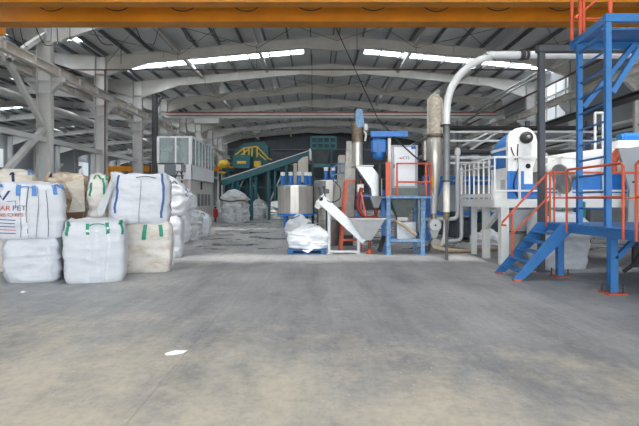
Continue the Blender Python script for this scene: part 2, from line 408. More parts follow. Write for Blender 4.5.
def i_column(xa, xb, z1, y=0, fw=0.3):
    m = MB(); x0, x1 = sorted((xa, xb)); t = 0.025
    m.box((x0,y-fw/2,0),(x0+t,y+fw/2,z1)); m.box((x1-t,y-fw/2,0),(x1,y+fw/2,z1)); m.box((x0+t,y-0.01,0),(x1-t,y+0.01,z1))
    for z in (6.35, 6.95, 8.8):
        m.box((x0+t,y-fw/2+0.01,z-0.012),(x1-t,y+fw/2-0.01,z+0.012))
    return m
def corbel(m, x, s, y=0):
    """bracket on face x, reaching out towards s"""
    m.prism([V(x,y-0.012,6.4),V(x+s*0.5,y-0.012,6.9),V(x+s*0.5,y-0.012,7.13),V(x,y-0.012,7.13)], (0,0.024,0))
    m.bar((x,y,7.12),(x+s*0.52,y,7.12),0.3,0.03); m.bar((x,y,6.4),(x+s*0.5,y,6.9),0.28,0.03); m.bar((x+s*0.49,y,6.9),(x+s*0.49,y,7.11),0.28,0.02); m.bar((x,y,6.9),(x+s*0.5,y,6.9),0.26,0.02)
    return m
def rafter(xa, xb, xr):
    """half of a rafter from eave xa to ridge xr; xb gives the end of the eave haunch"""
    top = [V(xa,0,zr(xa)), V(xr,0,zr(xr))]; s = 1 if xr > xa else -1
    bot = [V(xa,0,zr(xa)-1.15), V(xa+s*2.6,0,zr(xa+s*2.6)-0.56), V(xr-s*2.2,0,zr(xr-s*2.2)-0.54), V(xr,0,zr(xr)-0.92)]
    m = MB(); m.prism([p-V(0,0.01,0) for p in top+bot[::-1]], (0,0.02,0))
    for a, b in [(top[0],top[1])]+list(zip(bot[:-1], bot[1:])): m.bar(a-V(0,0,0), b, 0.26, 0.025)
    for t in (0.25, 0.5, 0.75):
        x = xa+(xr-xa)*t; m.box((x-0.01,-0.12,zr(x)-0.54),(x+0.01,0.12,zr(x)))
    return m
def build_frames():
    proto = thing('portal_frame', '', None, (0,FZ[0],0), kind='structure')
    L_ = lambda m, n, mt='steel_white': m.build(n, mt, proto, local=True)
    c = i_column(XL, XL-DC, zr(XL)-0.02); L_(c, 'column')
    L_(corbel(MB(), XL, 1), 'corbel'); L_(corbel(MB(), XL-DC, -1), 'corbel')
    L_(i_column(XR, XR+DC, zr(XR)-0.02), 'column'); L_(corbel(MB(), XR, -1), 'corbel')
    L_(i_column(AXL, AXL-DC, zr(AXL)-0.02), 'column'); L_(corbel(MB(), AXL, 1), 'corbel')
    L_(rafter(XL, 0, RX), 'rafter', 'rafter_paint'); L_(rafter(XR, 0, RX), 'rafter', 'rafter_paint')
    L_(rafter(XL-DC, 0, AX), 'rafter', 'rafter_paint'); L_(rafter(AXL, 0, AX), 'rafter', 'rafter_paint')
    words = {5:'nearest grey steel portal frame just beyond the orange crane'}
    nth = ['first','second','third','fourth','fifth','sixth','seventh','eighth','ninth','tenth','eleventh','twelfth','thirteenth','fourteenth']
    for i, y in enumerate(FZ):
        if y > Y1:
            o = proto.copy(); col.objects.link(o)
            for ch in proto.children:
                if any(v.co.x > -11 for v in ch.data.vertices): continue
                q = ch.copy(); col.objects.link(q); q.parent = o
        else: o = proto if i == 0 else copy_tree(proto)
        o.location = (0, y, 0)
        if y > Y1: o['label'] = 'grey steel frame of the side aisle beyond the back wall, %s one' % nth[i-13]
        elif i >= 5: o['label'] = words.get(i, 'grey steel portal frame, %s one beyond the orange crane' % nth[i-5])
        else: o['label'] = 'grey steel portal frame on the near side of the orange crane, %s from the gate' % nth[i]
        o['category'] = 'steel frame'; o['group'] = 'portal frames of the hall'
build_frames()

def runway(x, z0, z1, label, name='crane_runway_beam', bw=0.28):
    t = thing(name, label, 'crane rail', (x,Y0,z0), kind='structure')
    m = MB(); m.box((x-bw/2,Y0+1,z0),(x+bw/2,(Y1-1),z0+0.03)); m.box((x-bw/2,Y0+1,z1-0.03),(x+bw/2,(Y1-1),z1)); m.box((x-0.01,Y0+1,z0+0.03),(x+0.01,(Y1-1),z1-0.03))
    m.build('beam', 'runway_paint', t)
    MB().box((x-0.03,Y0+1,z1),(x+0.03,(Y1-1),z1+0.05)).build('rail', 'rusty_steel', t)
    y = FZ[0]
    while y < 60:
        MB().box((x-bw/2+0.01,y-0.01,z0+0.03),(x+bw/2-0.01,y+0.01,z1-0.03)).build('stiffener', 'steel_white', t); y += 2.0
runway(-12.0, 7.15, 7.55, 'long pale crane runway beam above the white sacks')
runway(-13.2, 7.15, 7.55, 'crane runway beam on the aisle side of the left columns')
runway(14.6, 7.15, 7.55, 'pale crane runway beam along the right wall')

def bracing():
    t = thing('column_bracing', 'pale steel diagonal bracing and tube along the left columns', 'bracing', (-12.6,16.86,0), kind='structure')
    x = -12.6
    for a, b, s in (((22.8,9.1),(19.86,7.0),0.2), ((19.86,7.3),(22.8,4.75),0.2), ((22.8,4.75),(17.0,0.3),0.22), ((16.9,9.1),(19.86,7.0),0.2)):
        MB().bar((x,a[0],a[1]),(x,b[0],b[1]),s,s).build('diagonal', 'steel_grey', t)
    MB().box((x-0.11,Y0+1,4.1),(x+0.11,YA-1,4.33)).build('tube', 'steel_white', t)
    MB().cyl((-13.9,Y0+1,6.2),(-13.9,YA-1,6.2),0.2,n=14).build('service_pipe', 'steel_white', t)
bracing()

def walls():
    # right
    wr = MB().box((15.75,Y0,0),(15.9,Y1,11.4)).build('wall_right', 'wall_sheet'); tag(wr, 'grey sheet metal wall on the right', 'wall', kind='structure')
    for z in (1.5, 3.2, 4.9, 6.5, 8.3): MB().box((15.62,Y0,z-0.06),(15.75,Y1,z+0.06)).build('girt', 'steel_grey', wr)
    n = 1
    for k in (6,):
        ya, yb = FZ[k]+0.5, FZ[k+1]-0.5
        t = thing('window_%d' % n, 'row of translucent white wall panels high on the right wall', 'window', (15.7,ya,7.0), kind='structure'); n += 1
        m = 4; st = (yb-ya)/m
        for q in range(m): MB().box((15.68,ya+q*st+0.06,6.75),(15.74,ya+(q+1)*st-0.06,9.0)).build('pane', 'window_panel', t)
        MB().box((15.64,ya-0.02,6.64),(15.75,yb+0.02,6.75)).build('window_frame', 'steel_white', t)
        for q in range(m+1): MB().box((15.64,ya+q*st-0.06,6.75),(15.75,ya+q*st+0.06,9.0)).build('mullion', 'steel_white', t)
    # aisle wall on the far left
    wl = MB().box((-40.95,Y0,0),(-40.8,YA,11.4)).build('wall_left', 'wall_light'); tag(wl, 'pale sheet wall of the side aisle', 'wall', kind='structure')
    for k in range(5, 19, 2):
        ya, yb = FZ[k]+0.8, FZ[k+1]-0.8
        t = thing('window_%d' % n, 'translucent white wall window of the side aisle', 'window', (-40.7,ya,5.6), kind='structure'); n += 1
        for q in range(2):
            yy = ya+q*(yb-ya)/2; MB().box((-40.79,yy+0.05,5.7),(-40.72,yy+(yb-ya)/2-0.05,8.0)).build('pane', 'window_panel', t)
        for z in (5.62, 8.08): MB().box((-40.79,ya,z-0.08),(-40.68,yb,z+0.08)).build('window_frame', 'steel_white', t)
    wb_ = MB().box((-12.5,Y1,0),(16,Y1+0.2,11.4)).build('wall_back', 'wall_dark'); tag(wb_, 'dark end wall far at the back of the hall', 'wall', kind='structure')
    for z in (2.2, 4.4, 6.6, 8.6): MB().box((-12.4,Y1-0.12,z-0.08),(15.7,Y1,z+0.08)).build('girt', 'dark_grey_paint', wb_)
    tag(MB().box((-41,YA,0),(-12,YA+0.2,11.4)).build('wall_aisle', 'wall_light'), 'pale end wall of the side aisle', 'wall', kind='structure')
    tag(MB().box((-12.6,Y1,0),(-12.5,YA,11.4)).build('wall_divider', 'wall_light'), 'sheet wall between the side aisle and the rear building', 'wall', kind='structure')
    # front end behind the camera: a wide open gate
    m = MB(); m.box((-41,Y0-0.2,0),(-11.5,Y0,11.4)); m.box((14,Y0-0.2,0),(16,Y0,11.4)); m.box((-11.5,Y0-0.2,8.6),(14,Y0,11.4))
    tag(m.build('wall_front', 'wall_light'), 'front wall with the wide open gate behind the viewer', 'wall', kind='structure')
walls()

def cranes():
    t = thing('overhead_crane', 'big orange double girder overhead crane across the top of the hall', 'crane', (1.3,15.7,7.6))
    for ya, yb in ((15.7,16.13), (17.4,18.02)):
        m = MB(); m.box((-11.9,ya,7.74),(14.5,yb,7.76)); m.box((-11.9,ya+0.04,7.76),(14.5,yb-0.04,8.58)); m.box((-11.9,ya,8.58),(14.5,yb,8.60))
        m.build('girder', 'crane_orange', t)
    for x in (-12.0, 14.6):
        c = MB().cbox((x-0.16,15.0,7.68),(x+0.16,18.8,8.05),0.03).build('end_carriage', 'crane_orange', t)
        for y in (15.4, 18.4): MB().cyl((x-0.06,y,7.78),(x+0.06,y,7.78),0.17,n=14).build('wheel', 'dark_metal', c)
    MB().box((-11.5,16.22,7.86),(14.3,16.28,7.92)).build('cable_track', 'crane_orange', t)
    rnd = random.Random(3)
    for px in (-26,38,103,169,233,297,360,423,485,547):
        a, b = P(px,6,16.32), P(px+27,6,16.32)
        MB().tube(arc(a, b, -0.15-rnd.random()*0.04, 8), 0.018, 6).build('festoon_loop', 'cable_black', t)
    # hanging control cables on the far side
    for px, py, ex, ey in ((12,28,22,48),(20,28,28,47),(36,28,52,46),(57,28,59,42),(70,28,70,41),(92,28,113,45),(136,28,150,44),(150,44,158,30),(182,28,196,40),(213,28,226,40)):
        a, b = P(px,py,18.2), P(ex,ey,18.2); mid = (a+b)/2-V(0,0,0.25)
        MB().tube(spline([a, mid, b], 6), 0.016, 5).build('hanging_cable', 'cable_black', t)
    MB().tube([P(336,28,18.2), P(378,119,21)], 0.02, 6).build('hanging_cable', 'cable_black', t)
    # far crane
    t = thing('overhead_crane', 'white overhead crane girder with red stripe far down the hall', 'crane', (0,39.3,7.7))
    MB().box((-11.9,39.1,7.98),(14.4,39.5,8.32)).build('girder', 'crane_white', t)
    MB().box((-11.9,39.08,8.33),(14.4,39.5,8.44)).build('red_stripe', 'crane_red', t)
    for x in (-12.0, 14.6): MB().cbox((x-0.15,38.0,7.68),(x+0.15,40.6,7.97),0.03).build('end_carriage', 'crane_white', t)
    MB().box((-11.9,39.0,8.1),(14.4,39.04,8.15)).build('cable_track', 'dark_metal', t)
    tr = MB(); tr.cbox((-9.6,38.85,7.5),(-7.6,39.6,7.96),0.05); tr.build('hoist_trolley', 'crane_white', t)
    # low orange gantry behind the booth
    t = thing('gantry_crane', 'low orange gantry beam behind the glazed control booth', 'crane', (-17,55,0))
    MB().box((-23.3,54.8,4.62),(-8.0,55.2,5.2)).build('beam', 'crane_orange', t)
    for x in (-23.1, -8.2):
        for s in (-1, 1): MB().bar((x,55,4.65),(x,55+s*0.9,0.12),0.18).build('leg', 'crane_orange', t)
        MB().box((x-0.12,53.9,0),(x+0.12,56.1,0.14)).build('foot_beam', 'crane_orange', t)
cranes()

def hall_pipes():
    t = thing('fire_pipe', 'thin dark red fire main crossing the hall below the rafters', 'pipe', (-12.2,28.5,0))
    MB().cyl((-15,28.45,8.96),(13.2,28.45,8.96),0.04,n=8).build('main_pipe', 'pipe_red', t)
    MB().cyl((-12.2,28.45,8.96),(-12.2,28.45,0),0.045,n=8).build('drop_pipe', 'pipe_red', t)
    for x in (-8.0, -3.4, 5.9, 10.5): MB().cyl((x,28.45,8.98),(x,28.6,zr(x)-0.1),0.012,n=5).build('hanger', 'dark_metal', t)
    t = thing('service_pipes', 'pair of white service pipes high along the right wall', 'pipe', (13,20,8.9))
    for x, z, r in ((13.0,8.85,0.06),(13.25,8.75,0.06)):
        MB().cyl((x,Y0+1,z),(x,(Y1-1),z),r,n=8).build('pipe', 'white_pipe', t)
    for k in range(3, 12): MB().cyl((13.1,FZ[k]+0.2,8.85),(13.1,FZ[k]+0.2,zr(13.1)-0.1),0.02,n=5).build('hanger', 'white_pipe', t)
    t = thing('dark_service_pipe', 'single dark pipe below the white pipes along the right wall', 'pipe', (14.85,20,8.7))
    MB().cyl((14.85,Y0+1,8.7),(14.85,Y1-1,8.7),0.07,n=8).build('pipe', 'pipe_red', t)
    t = thing('cable_tray', 'dark cable tray full of cables sloping out of sight behind the ladder', 'cable tray', (9.5,8,4.5))
    MB().box((9.25,6,4.42),(9.75,30,4.45)).build('tray', 'dark_metal', t)
    rnd = random.Random(5)
    for k in range(6):
        x = 9.3+k*0.08; MB().tube([V(x+rnd.uniform(-.02,.02),6+q*3,4.49+rnd.uniform(0,.05)) for q in range(9)], 0.035, 6).build('cable', 'rubber_black', t)
    for y in (9, 15, 21, 27): MB().box((9.76,y-0.05,0),(9.86,y+0.05,4.6)).build('support_post', 'steel_grey', t); 
    for z, r, m in ((3.9,0.05,'white_pipe'),(3.7,0.04,'dark_metal'),(3.4,0.05,'white_pipe')):
        MB().cyl((9.92,6,z),(9.92,30,z),r,n=8).build('pipe', m, t)
    t = thing('black_column', 'dark steel column beside the glazed control booth', 'column', (-8.6,26.6,0))
    m = MB(); m.box((-8.80,26.45,0),(-8.78,26.75,7.1)); m.box((-8.60,26.45,0),(-8.58,26.75,7.1)); m.box((-8.78,26.59,0),(-8.6,26.61,7.1)); m.build('shaft', 'dark_grey_paint', t)
    MB().bar((-8.6,26.6,6.4),(-8.3,26.6,7.05),0.09).build('knee_brace', 'dark_grey_paint', t)
    MB().box((-8.95,26.35,0),(-8.45,26.85,0.03)).build('base_plate', 'dark_grey_paint', t)
hall_pipes()
def droppers():
    t = thing('wire_droppers', 'thin dark wires hanging straight down from the roof ridge zone', 'wire', (0,30,8), kind='structure')
    for px, y0, y1, Y in ((312,40,106,33),(357,24,60,27),(401,40,62,30),(121,44,64,27),(205,52,86,33)):
        MB().cyl(P(px,y0,Y), P(px,y1,Y), 0.018, n=5).build('wire', 'cable_black', t)
droppers()

# ------------------------------------------------------------------ bulk bags
class Bag:
    def __init__(s, w, d, h, seed, bulge=0.07, ear=0.05, dome=0.05, lean=(0,0), wr=0.022, big=0.03, p=5.0, pinch=0.12, slump=0.0):
        s.w, s.d, s.h, s.seed, s.bulge, s.dome, s.lean, s.wr, s.big, s.p, s.pinch, s.slump, s.ear = w, d, h, seed, bulge, dome, lean, wr, big, p, pinch, slump, ear
    def pt(s, a, b, z, out=0.0):
        """a, b in -1..1 across and back, z 0..1 up; max(|a|,|b|)=1 on the sides"""
        r = max(abs(a), abs(b), 1e-6)
        n = (abs(a)**s.p+abs(b)**s.p)**(1/s.p); k = r/max(n, 1e-6)
        f = 1+s.bulge*math.sin(PI*min(1, z*1.05))**0.8*(1 if z < 0.97 else 0.6)
        if z < 0.07: f -= 0.06*(1-z/0.07)**2
        if z > 0.84: f -= s.pinch*((z-0.84)/0.16)**2
        x, y, zz = a*k*f*s.w/2, b*k*f*s.d/2, z*s.h
        o = Vector((s.seed*7.31, s.seed*3.7, s.seed*1.9)); q = Vector((x, y, zz))
        wn = noise.noise(Vector((x*2.2, y*2.2, zz*9))+o)*s.wr+noise.noise(q*2.1+o)*s.big+noise.noise(q*6+o)*s.wr*0.5+noise.noise(Vector((x*1.6+y*1.6, zz*26, 3.0))+o)*s.wr*0.32
        cr = noise.noise(Vector((x*3.2+y*2.0, y*3.2, zz*5.0))+o*2); cr2 = noise.noise(q*8.5+o*1.7)
        wn += (0.22-abs(cr))*s.wr*1.5+(0.2-abs(cr2))*s.wr*0.4
        d = Vector((a*k, b*k, 0)); d = d.normalized() if d.length > 1e-4 else Vector((0,0,1))
        side = r**6
        x += d.x*(wn*side+out); y += d.y*(wn*side+out)
        if z > 0.5:
            t = 1-r*r; zz += (s.dome*t+noise.noise(q*3.3+o*1.3)*0.045*(1 if r < 0.999 else 0.6))*(z-0.5)*2*s.h/1.0
            zz -= s.slump*max(0, a)*(z-0.5)*s.h
            zz += s.ear*(abs(a)*abs(b))**3*((z-0.5)*2)**4
        x += s.lean[0]*z*s.h; y += s.lean[1]*z*s.h
        if z < 0.02: zz = max(zz, 0)
        return Vector((x, y, max(zz, 0.0)))
    def body(s, n=36):
        m = MB(); g = [-1+2*i/n for i in range(n+1)]; zz = [i/n for i in range(n+1)]
        def patch(fn, flip=False):
            vs = [fn(u, v) for v in range(n+1) for u in range(n+1)]
            fs = []
            for v in range(n):
                for u in range(n):
                    q = (v*(n+1)+u, v*(n+1)+u+1, (v+1)*(n+1)+u+1, (v+1)*(n+1)+u)
                    fs.append(q[::-1] if flip else q)
            m.add(vs, fs, True)
        patch(lambda u, v: s.pt(g[u], -1, zz[v])); patch(lambda u, v: s.pt(g[u], 1, zz[v]), True)
        patch(lambda u, v: s.pt(-1, g[u], zz[v]), True); patch(lambda u, v: s.pt(1, g[u], zz[v]))
        patch(lambda u, v: s.pt(g[u], g[v], 1)); patch(lambda u, v: s.pt(g[u], g[v], 0), True)
        return m
    def face(s, side, t, z, out):
        return {'f': lambda: s.pt(t, -1, z, out), 'r': lambda: s.pt(1, t, z, out), 'l': lambda: s.pt(-1, -t, z, out), 'b': lambda: s.pt(-t, 1, z, out)}[side]()
    def strap(s, side, t, z0, z1, wd, out=0.008, n=26, skew=0):
        m = MB(); h = wd/s.w; vs = []
        for i in range(n+1):
            z = z0+(z1-z0)*i/n; tt = t+0.035*math.sin(z*4.5+s.seed+t*9)-0.035*math.sin(z1*4.5+s.seed+t*9)
            for o in (-0.004, out):
                vs += [s.face(side, tt-h, z, o), s.face(side, tt+h, z, o)]
        fs = []
        for i in range(n):
            a, b = i*4, i*4+4
            fs += [(a+2,a+3,b+3,b+2), (a,a+2,b+2,b), (a+3,a+1,b+1,b+3)]
        return m.add(vs, fs)
    def loop(s, side, t0, t1, rise, wd=0.05, z=0.93, fwd=0.04, droop=0.0):
        a, b = s.face(side, t0, z, 0.01), s.face(side, t1, z, 0.01)
        top = s.face(side, (t0+t1)/2, 1.0, fwd); top.z = max(a.z, b.z)+rise
        q0 = a.lerp(top, 0.62)+V(0,0,rise*0.28); q1 = b.lerp(top, 0.62)+V(0,0,rise*0.28)
        nrm = {'f':(0,-1,0),'b':(0,1,0),'l':(-1,0,0),'r':(1,0,0)}[side]
        pts = spline([a, q0, top-V(0,0,droop), q1, b], 5)
        return MB().ribbon(pts, V(*nrm)*0.8+V(0.3,0.2,0), wd, 0.012)
def bag(loc, w, d, h, seed, label, m='bag_white', rz=0, group='bulk bags stacked on the left', name='bulk_bag', loops=(), straps=(), seams=True, **k):
    t = thing(name, label, 'bulk bag', loc, rz, group)
    B = Bag(w, d, h, seed, **k); B.body().build('body', m, t, local=True)
    for (side, t0, t1, rise, lm) in loops: B.loop(side, t0, t1, rise).build('lifting_loop', lm, t, local=True)
    for (side, tt, z0, z1, wd, sm) in straps: B.strap(side, tt, z0, z1, wd, 0.018).build('strap', sm, t, local=True)
    return t, B
def at(px, py_bottom, w=0, left=None):
    """floor point seen at px, py"""
    Y = H*F/(py_bottom-VY); return (px-VX)*Y/F, Y

G, BL, NV, LB, W_, TH = 'strap_green', 'strap_blue', 'strap_navy', 'strap_light_blue', 'strap_white', 'thread_grey'
def fbag(xa, xb, yf, zb, d, h, seed, label, turn=0.9, **k):
    """bag whose front shows between pixels xa and xb, front face at depth yf, base at height zb"""
    xc = (xa+xb)/2; X = (xc-VX)*yf/F; th = math.atan2(-X, yf)*turn
    full = math.atan2(-X, yf); dist = math.hypot(X, yf)
    w = (xb-xa)/F*dist*math.cos(full)**2/math.cos(full*(1-turn))/1.05
    c = V(X, yf, zb)+V(-math.sin(th), math.cos(th), 0)*d/2
    return bag(tuple(c), w, d, h, seed, label, rz=th, **k)
# front row ---------------------------------------------------------------
t, B = fbag(62, 128, 8.25, 0, 0.95, 1.03, 1, 'white bulk bag with green lifting loops standing on the floor in front', loops=(('f',-0.96,-0.84,0.07,G),('f',-0.24,0.34,0.03,G),('f',0.80,0.95,0.07,G)),
    straps=(('f',-0.22,0.02,0.9,0.05,W_),('f',0.06,0.02,0.9,0.05,W_),('f',0.40,0.02,0.9,0.05,W_),('f',-0.24,0.79,0.98,0.05,G),('f',0.38,0.79,0.98,0.05,G),('f',-0.93,0.78,0.97,0.05,G),('f',0.93,0.78,0.97,0.05,G)), bulge=0.05, dome=0.05, pinch=0.05, p=7)
t, B = fbag(2, 62, 8.28, 0, 0.95, 0.75, 2, 'squat white bulk bag pressed flat under the printed bag', bulge=0.06, dome=0.0, big=0.045, wr=0.035, p=7, straps=(('f',0.55,0.05,0.9,0.04,W_),))
t, B = fbag(-6, 67, 8.25, 0.75, 0.98, 0.90, 3, 'white bulk bag printed in red and blue on top of the squat bag', m='bag_white',
    loops=(('f',-0.36,0.12,0.03,LB),('f',0.72,0.97,0.05,LB),('r',-0.95,-0.6,0.05,LB),('f',-0.98,-0.88,0.04,LB)), bulge=0.04, dome=0.10, pinch=0.08, p=7, big=0.04,
    straps=(('f',-0.32,0.02,0.96,0.005,TH),('f',-0.06,0.02,0.96,0.008,NV),('f',0.2,0.02,0.96,0.005,TH),('f',0.45,0.02,0.9,0.005,TH),('f',-0.19,0.02,0.96,0.08,W_),('f',-0.36,0.80,0.99,0.07,LB),('f',0.10,0.80,0.99,0.07,LB),('f',0.74,0.82,0.99,0.06,LB)))
def printed(B, t, body, size, u0, v0, m, name='lettering', skew=0.0):
    vs, fs = text_tris(body, size)
    q = MB(); q.add([B.face('f', (u0+p.x)/(B.w/2), (v0+p.y+skew*p.x)/B.h, 0.02) for p in vs], fs)
    return q.build(name, m, t, local=True)
printed(B, t, 'NAR', 0.12, -0.51, 0.475, 'print_red'); printed(B, t, 'PET', 0.12, -0.245, 0.475, 'print_navy')
printed(B, t, 'A540 CHIPS', 0.085, -0.52, 0.375, 'print_red')
for i in range(5):
    z = (0.33-i*0.055)/B.h; q = MB(); vs = []
    n = 8
    for k in range(n+1):
        tt = -0.90+0.5*k/n; vs += [B.face('f', tt, z-0.007-0.02*k/n, 0.02), B.face('f', tt, z+0.007-0.02*k/n, 0.02)]
    q.add(vs, [(2*k, 2*k+2, 2*k+3, 2*k+1) for k in range(n)]).build('printed_line', 'print_navy' if i != 3 else 'print_red', t, local=True)
q = MB(); q.add([B.face('f', a, z, 0.012) for a, z in ((-0.90,0.8),(-0.76,0.74),(-0.62,0.88),(-0.55,0.88),(-0.72,0.71),(-0.88,0.84))], [(0,1,4,5),(1,2,3,4)]).build('printed_emblem', 'print_navy', t, local=True)
q = MB(); q.add([B.face('f', a, z, 0.012) for a, z in ((-0.62,0.70),(-0.40,0.71),(-0.40,0.70),(-0.62,0.69),(-0.41,0.71),(-0.395,0.71),(-0.395,0.42),(-0.41,0.42))], [(0,3,2,1),(7,6,5,4)]).build('printed_frame', 'print_navy', t, local=True)
# second row of the pile
fbag(-12, 42, 9.6, 0, 0.95, 1.0, 4, 'lower white bulk bag hidden behind the squat bag at the left edge', m='bag_cream')
fbag(-14, 38, 9.6, 1.03, 0.95, 0.92, 5, 'white bulk bag with navy strap at the left edge behind the printed bag', m='bag_cream', loops=(('f',-0.1,0.1,0.04,NV),('f',0.7,0.95,0.1,LB)), straps=(('f',0.02,0.4,1.0,0.05,NV),), dome=0.1)
fbag(50, 106, 9.6, 0, 0.95, 0.96, 6, 'brown bulk bag at floor level behind the front bags', m='bag_brown', bulge=0.1)
t, B = fbag(44, 87, 9.6, 0.97, 0.95, 0.93, 7, 'torn brown dusty bulk bag with flaps behind the printed bag', m='bag_brown', loops=(('f',-0.75,-0.65,0.08,'dark_metal'),), big=0.08, wr=0.05, dome=0.06)
pts = [B.face('f', 0.0, 0.80, 0.05), B.face('f', 0.9, 0.93, 0.03), B.face('f', 0.85, 0.22, 0.07), B.face('f', 0.15, 0.2, 0.05), B.face('f', 0.3, 0.5, 0.05)]
MB().prism(pts, (0,0.012,0)).build('flap', 'bag_cream', t, local=True)
pts = [B.face('f', -0.3, 0.2, 0.03), B.face('f', 0.85, 0.2, 0.03), B.face('f', 0.85, 0.0, 0.03), B.face('f', -0.3, 0.0, 0.03)]
MB().prism(pts, (0,0.012,0)).build('opening', 'strap_brown', t, local=True)
t, B = fbag(88, 107, 9.5, 0.97, 0.6, 0.9, 8, 'narrow beige bag with green loops beside the torn brown bag', m='bag_stained', loops=(('f',-0.5,0.4,0.08,G),('r',-0.8,-0.3,0.06,G)), straps=(('f',-0.6,0.56,0.85,0.03,G),('f',0.6,0.6,0.95,0.035,G)), big=0.05, wr=0.03, dome=0.05, p=4)
t = thing('sheet_flap', 'loose white plastic sheet hanging off the beige narrow bag', 'sheet', (-4.0,9.15,1.0))
MB().prism([P(99,216,9.1),P(96,210,9.12),P(104,196,9.1),P(111,178,9.1),P(113,186,9.12),P(108,202,9.08),P(103,215,9.1)], (0,0.03,0)).build('sheet', 'bag_grey', t)
# right stack
fbag(120, 173, 9.4, 0, 1.0, 0.94, 9, 'stained cream bulk bag with green straps at the bottom of the right stack', m='bag_stained', bulge=0.07, dome=0.0, big=0.05, turn=0.75,
    straps=(('f',-0.05,0.68,0.98,0.07,G),('f',0.55,0.74,0.97,0.06,G),('r',-0.3,0.05,0.9,0.05,W_)))
fbag(108, 171, 9.35, 0.94, 1.0, 0.95, 10, 'white bulk bag with long blue straps on top of the right stack', m='bag_white', bulge=0.05, dome=0.03, big=0.05, pinch=0.06, turn=0.75,
    straps=(('f',-0.72,0.22,0.97,0.035,BL),('f',0.80,0.12,1.0,0.045,BL),('r',-0.2,0.25,0.9,0.06,BL),('f',0.05,0.03,0.9,0.008,TH)), loops=(('f',-0.1,0.55,0.02,NV),))
# receding row
fbag(133, 182, 11.6, 0, 1.0, 1.0, 11, 'white bulk bag on the floor right behind the right stack', m='bag_white', bulge=0.08, turn=0.6)
fbag(140, 186, 11.8, 1.02, 1.0, 0.92, 12, 'slumped white bag with blue loop lying behind the blue strapped bag', m='bag_bright', big=0.1, wr=0.05, dome=0.12, slump=0.35, turn=0.6, loops=(('f',0.45,0.7,0.05,NV),), straps=(('r',-0.4,0.5,0.95,0.05,BL),))
fbag(152, 187, 15.6, 0, 1.0, 1.0, 13, 'bluish white bag with teal smudge third back in the left row', m='bag_bright', bulge=0.1, big=0.07, wr=0.04, turn=0.5, straps=(('f',0.65,0.2,0.36,0.16,'strap_light_blue'),))
fbag(155, 189, 15.5, 1.02, 0.9, 0.82, 14, 'crumpled white bag with blue trim on top of the bluish white bag', m='bag_bright', big=0.12, wr=0.06, dome=0.15, slump=0.5, turn=0.5, loops=(('f',0.3,0.7,0.03,BL),))
fbag(176, 200, 17.0, 0, 0.9, 1.12, 15, 'pale bag with grey worn side fourth back in the left row', m='bag_grey', bulge=0.1, big=0.08, wr=0.04, turn=0.5, slump=0.3)
fbag(176, 194, 16.9, 1.1, 0.8, 0.62, 16, 'white bag heaped on top of the worn grey bag', m='bag_bright', big=0.1, dome=0.2, slump=0.6, turn=0.5)
fbag(188, 209, 18.6, 0, 0.9, 0.95, 17, 'last white bag of the left row with dark vertical straps', m='bag_white', big=0.06, slump=0.3, turn=0.5, straps=(('f',0.05,0.05,0.9,0.05,NV),('f',0.6,0.05,0.9,0.05,W_)), loops=(('f',0.2,0.7,0.05,NV),))
# far sack
t, B = bag((-5.0,30.6,0), 1.55, 1.4, 1.85, 21, 'huge wrinkled grey sack tied with a brown rope near the teal machine', m='bag_grey', group=None, big=0.16, wr=0.09, dome=0.12, pinch=0.25, slump=0.12, p=3.0)
MB().tube([B.pt(math.cos(i*PI/12)/max(abs(math.cos(i*PI/12)),abs(math.sin(i*PI/12))), math.sin(i*PI/12)/max(abs(math.cos(i*PI/12)),abs(math.sin(i*PI/12))), 0.74+0.04*math.sin(i), 0.03) for i in range(25)], 0.05, 6).build('rope', 'strap_brown', t, local=True)
bag((-6.15,32.6,0), 0.7, 0.7, 1.35, 22, 'small grey sack squeezed between the booth and the huge sack', m='bag_grey', group=None, big=0.1, p=3)
for i, (x, y, w_, h_, lab) in enumerate(((-4.25,37.2,1.2,1.15,'pale sack below the teal conveyor, left of two'),(-2.9,36.4,1.3,1.05,'pale crumpled sack below the teal conveyor, right of two'))):
    bag((x,y,0), w_, 1.0, h_, 30+i, lab, m='bag_grey', group='sacks under the teal machine', big=0.15, wr=0.08, dome=0.3, p=3)

def pallet(loc, label, w=1.0, d=1.0):
    t = thing('pallet', label, 'pallet', loc)
    x, y, z = loc
    for i in range(5): MB().box((x-w/2+i*w/5+0.015,y-d/2,z+0.115),(x-w/2+(i+1)*w/5-0.015,y+d/2,z+0.14)).build('deck_board', 'pallet_blue', t)
    for i in range(3):
        for j in range(3):
            bx, by = x-w/2+0.07+(w-0.14)*i/2, y-d/2+0.07+(d-0.14)*j/2
            MB().box((bx-0.07,by-0.07,z+0.025),(bx+0.07,by+0.07,z+0.09)).build('block', 'pallet_blue', t)
    for j in range(3):
        by = y-d/2+0.07+(d-0.14)*j/2
        MB().box((x-w/2,by-0.05,z+0.09),(x+w/2,by+0.05,z+0.115)).build('stringer_board', 'pallet_blue', t)
        MB().box((x-w/2,by-0.05,z),(x+w/2,by+0.05,z+0.025)).build('bottom_board', 'pallet_blue', t)
pallet((-0.21,13.1,0), 'blue plastic pallet under the slumped white bag')
t, B = bag((-0.21,13.1,0.14), 0.92, 0.95, 0.46, 23, 'slumped white bag draped over the blue pallet', m='bag_bright', group=None, big=0.12, wr=0.07, dome=0.35, pinch=0.2, slump=-0.25)
MB().prism([V(-0.12,-0.5,-0.04),V(0.12,-0.49,0.22),V(0.38,-0.46,0.2),V(0.20,-0.5,0.02),V(0.03,-0.52,-0.1)], (0,0.02,0)).build('flap', 'bag_bright', t, local=True)
MB().prism([V(-0.16,-0.3,0.40),V(0.22,-0.3,0.62),V(0.3,0.0,0.64),V(-0.1,0.0,0.5)], (0,0,0.02)).build('liner', 'bag_grey', t, local=True)
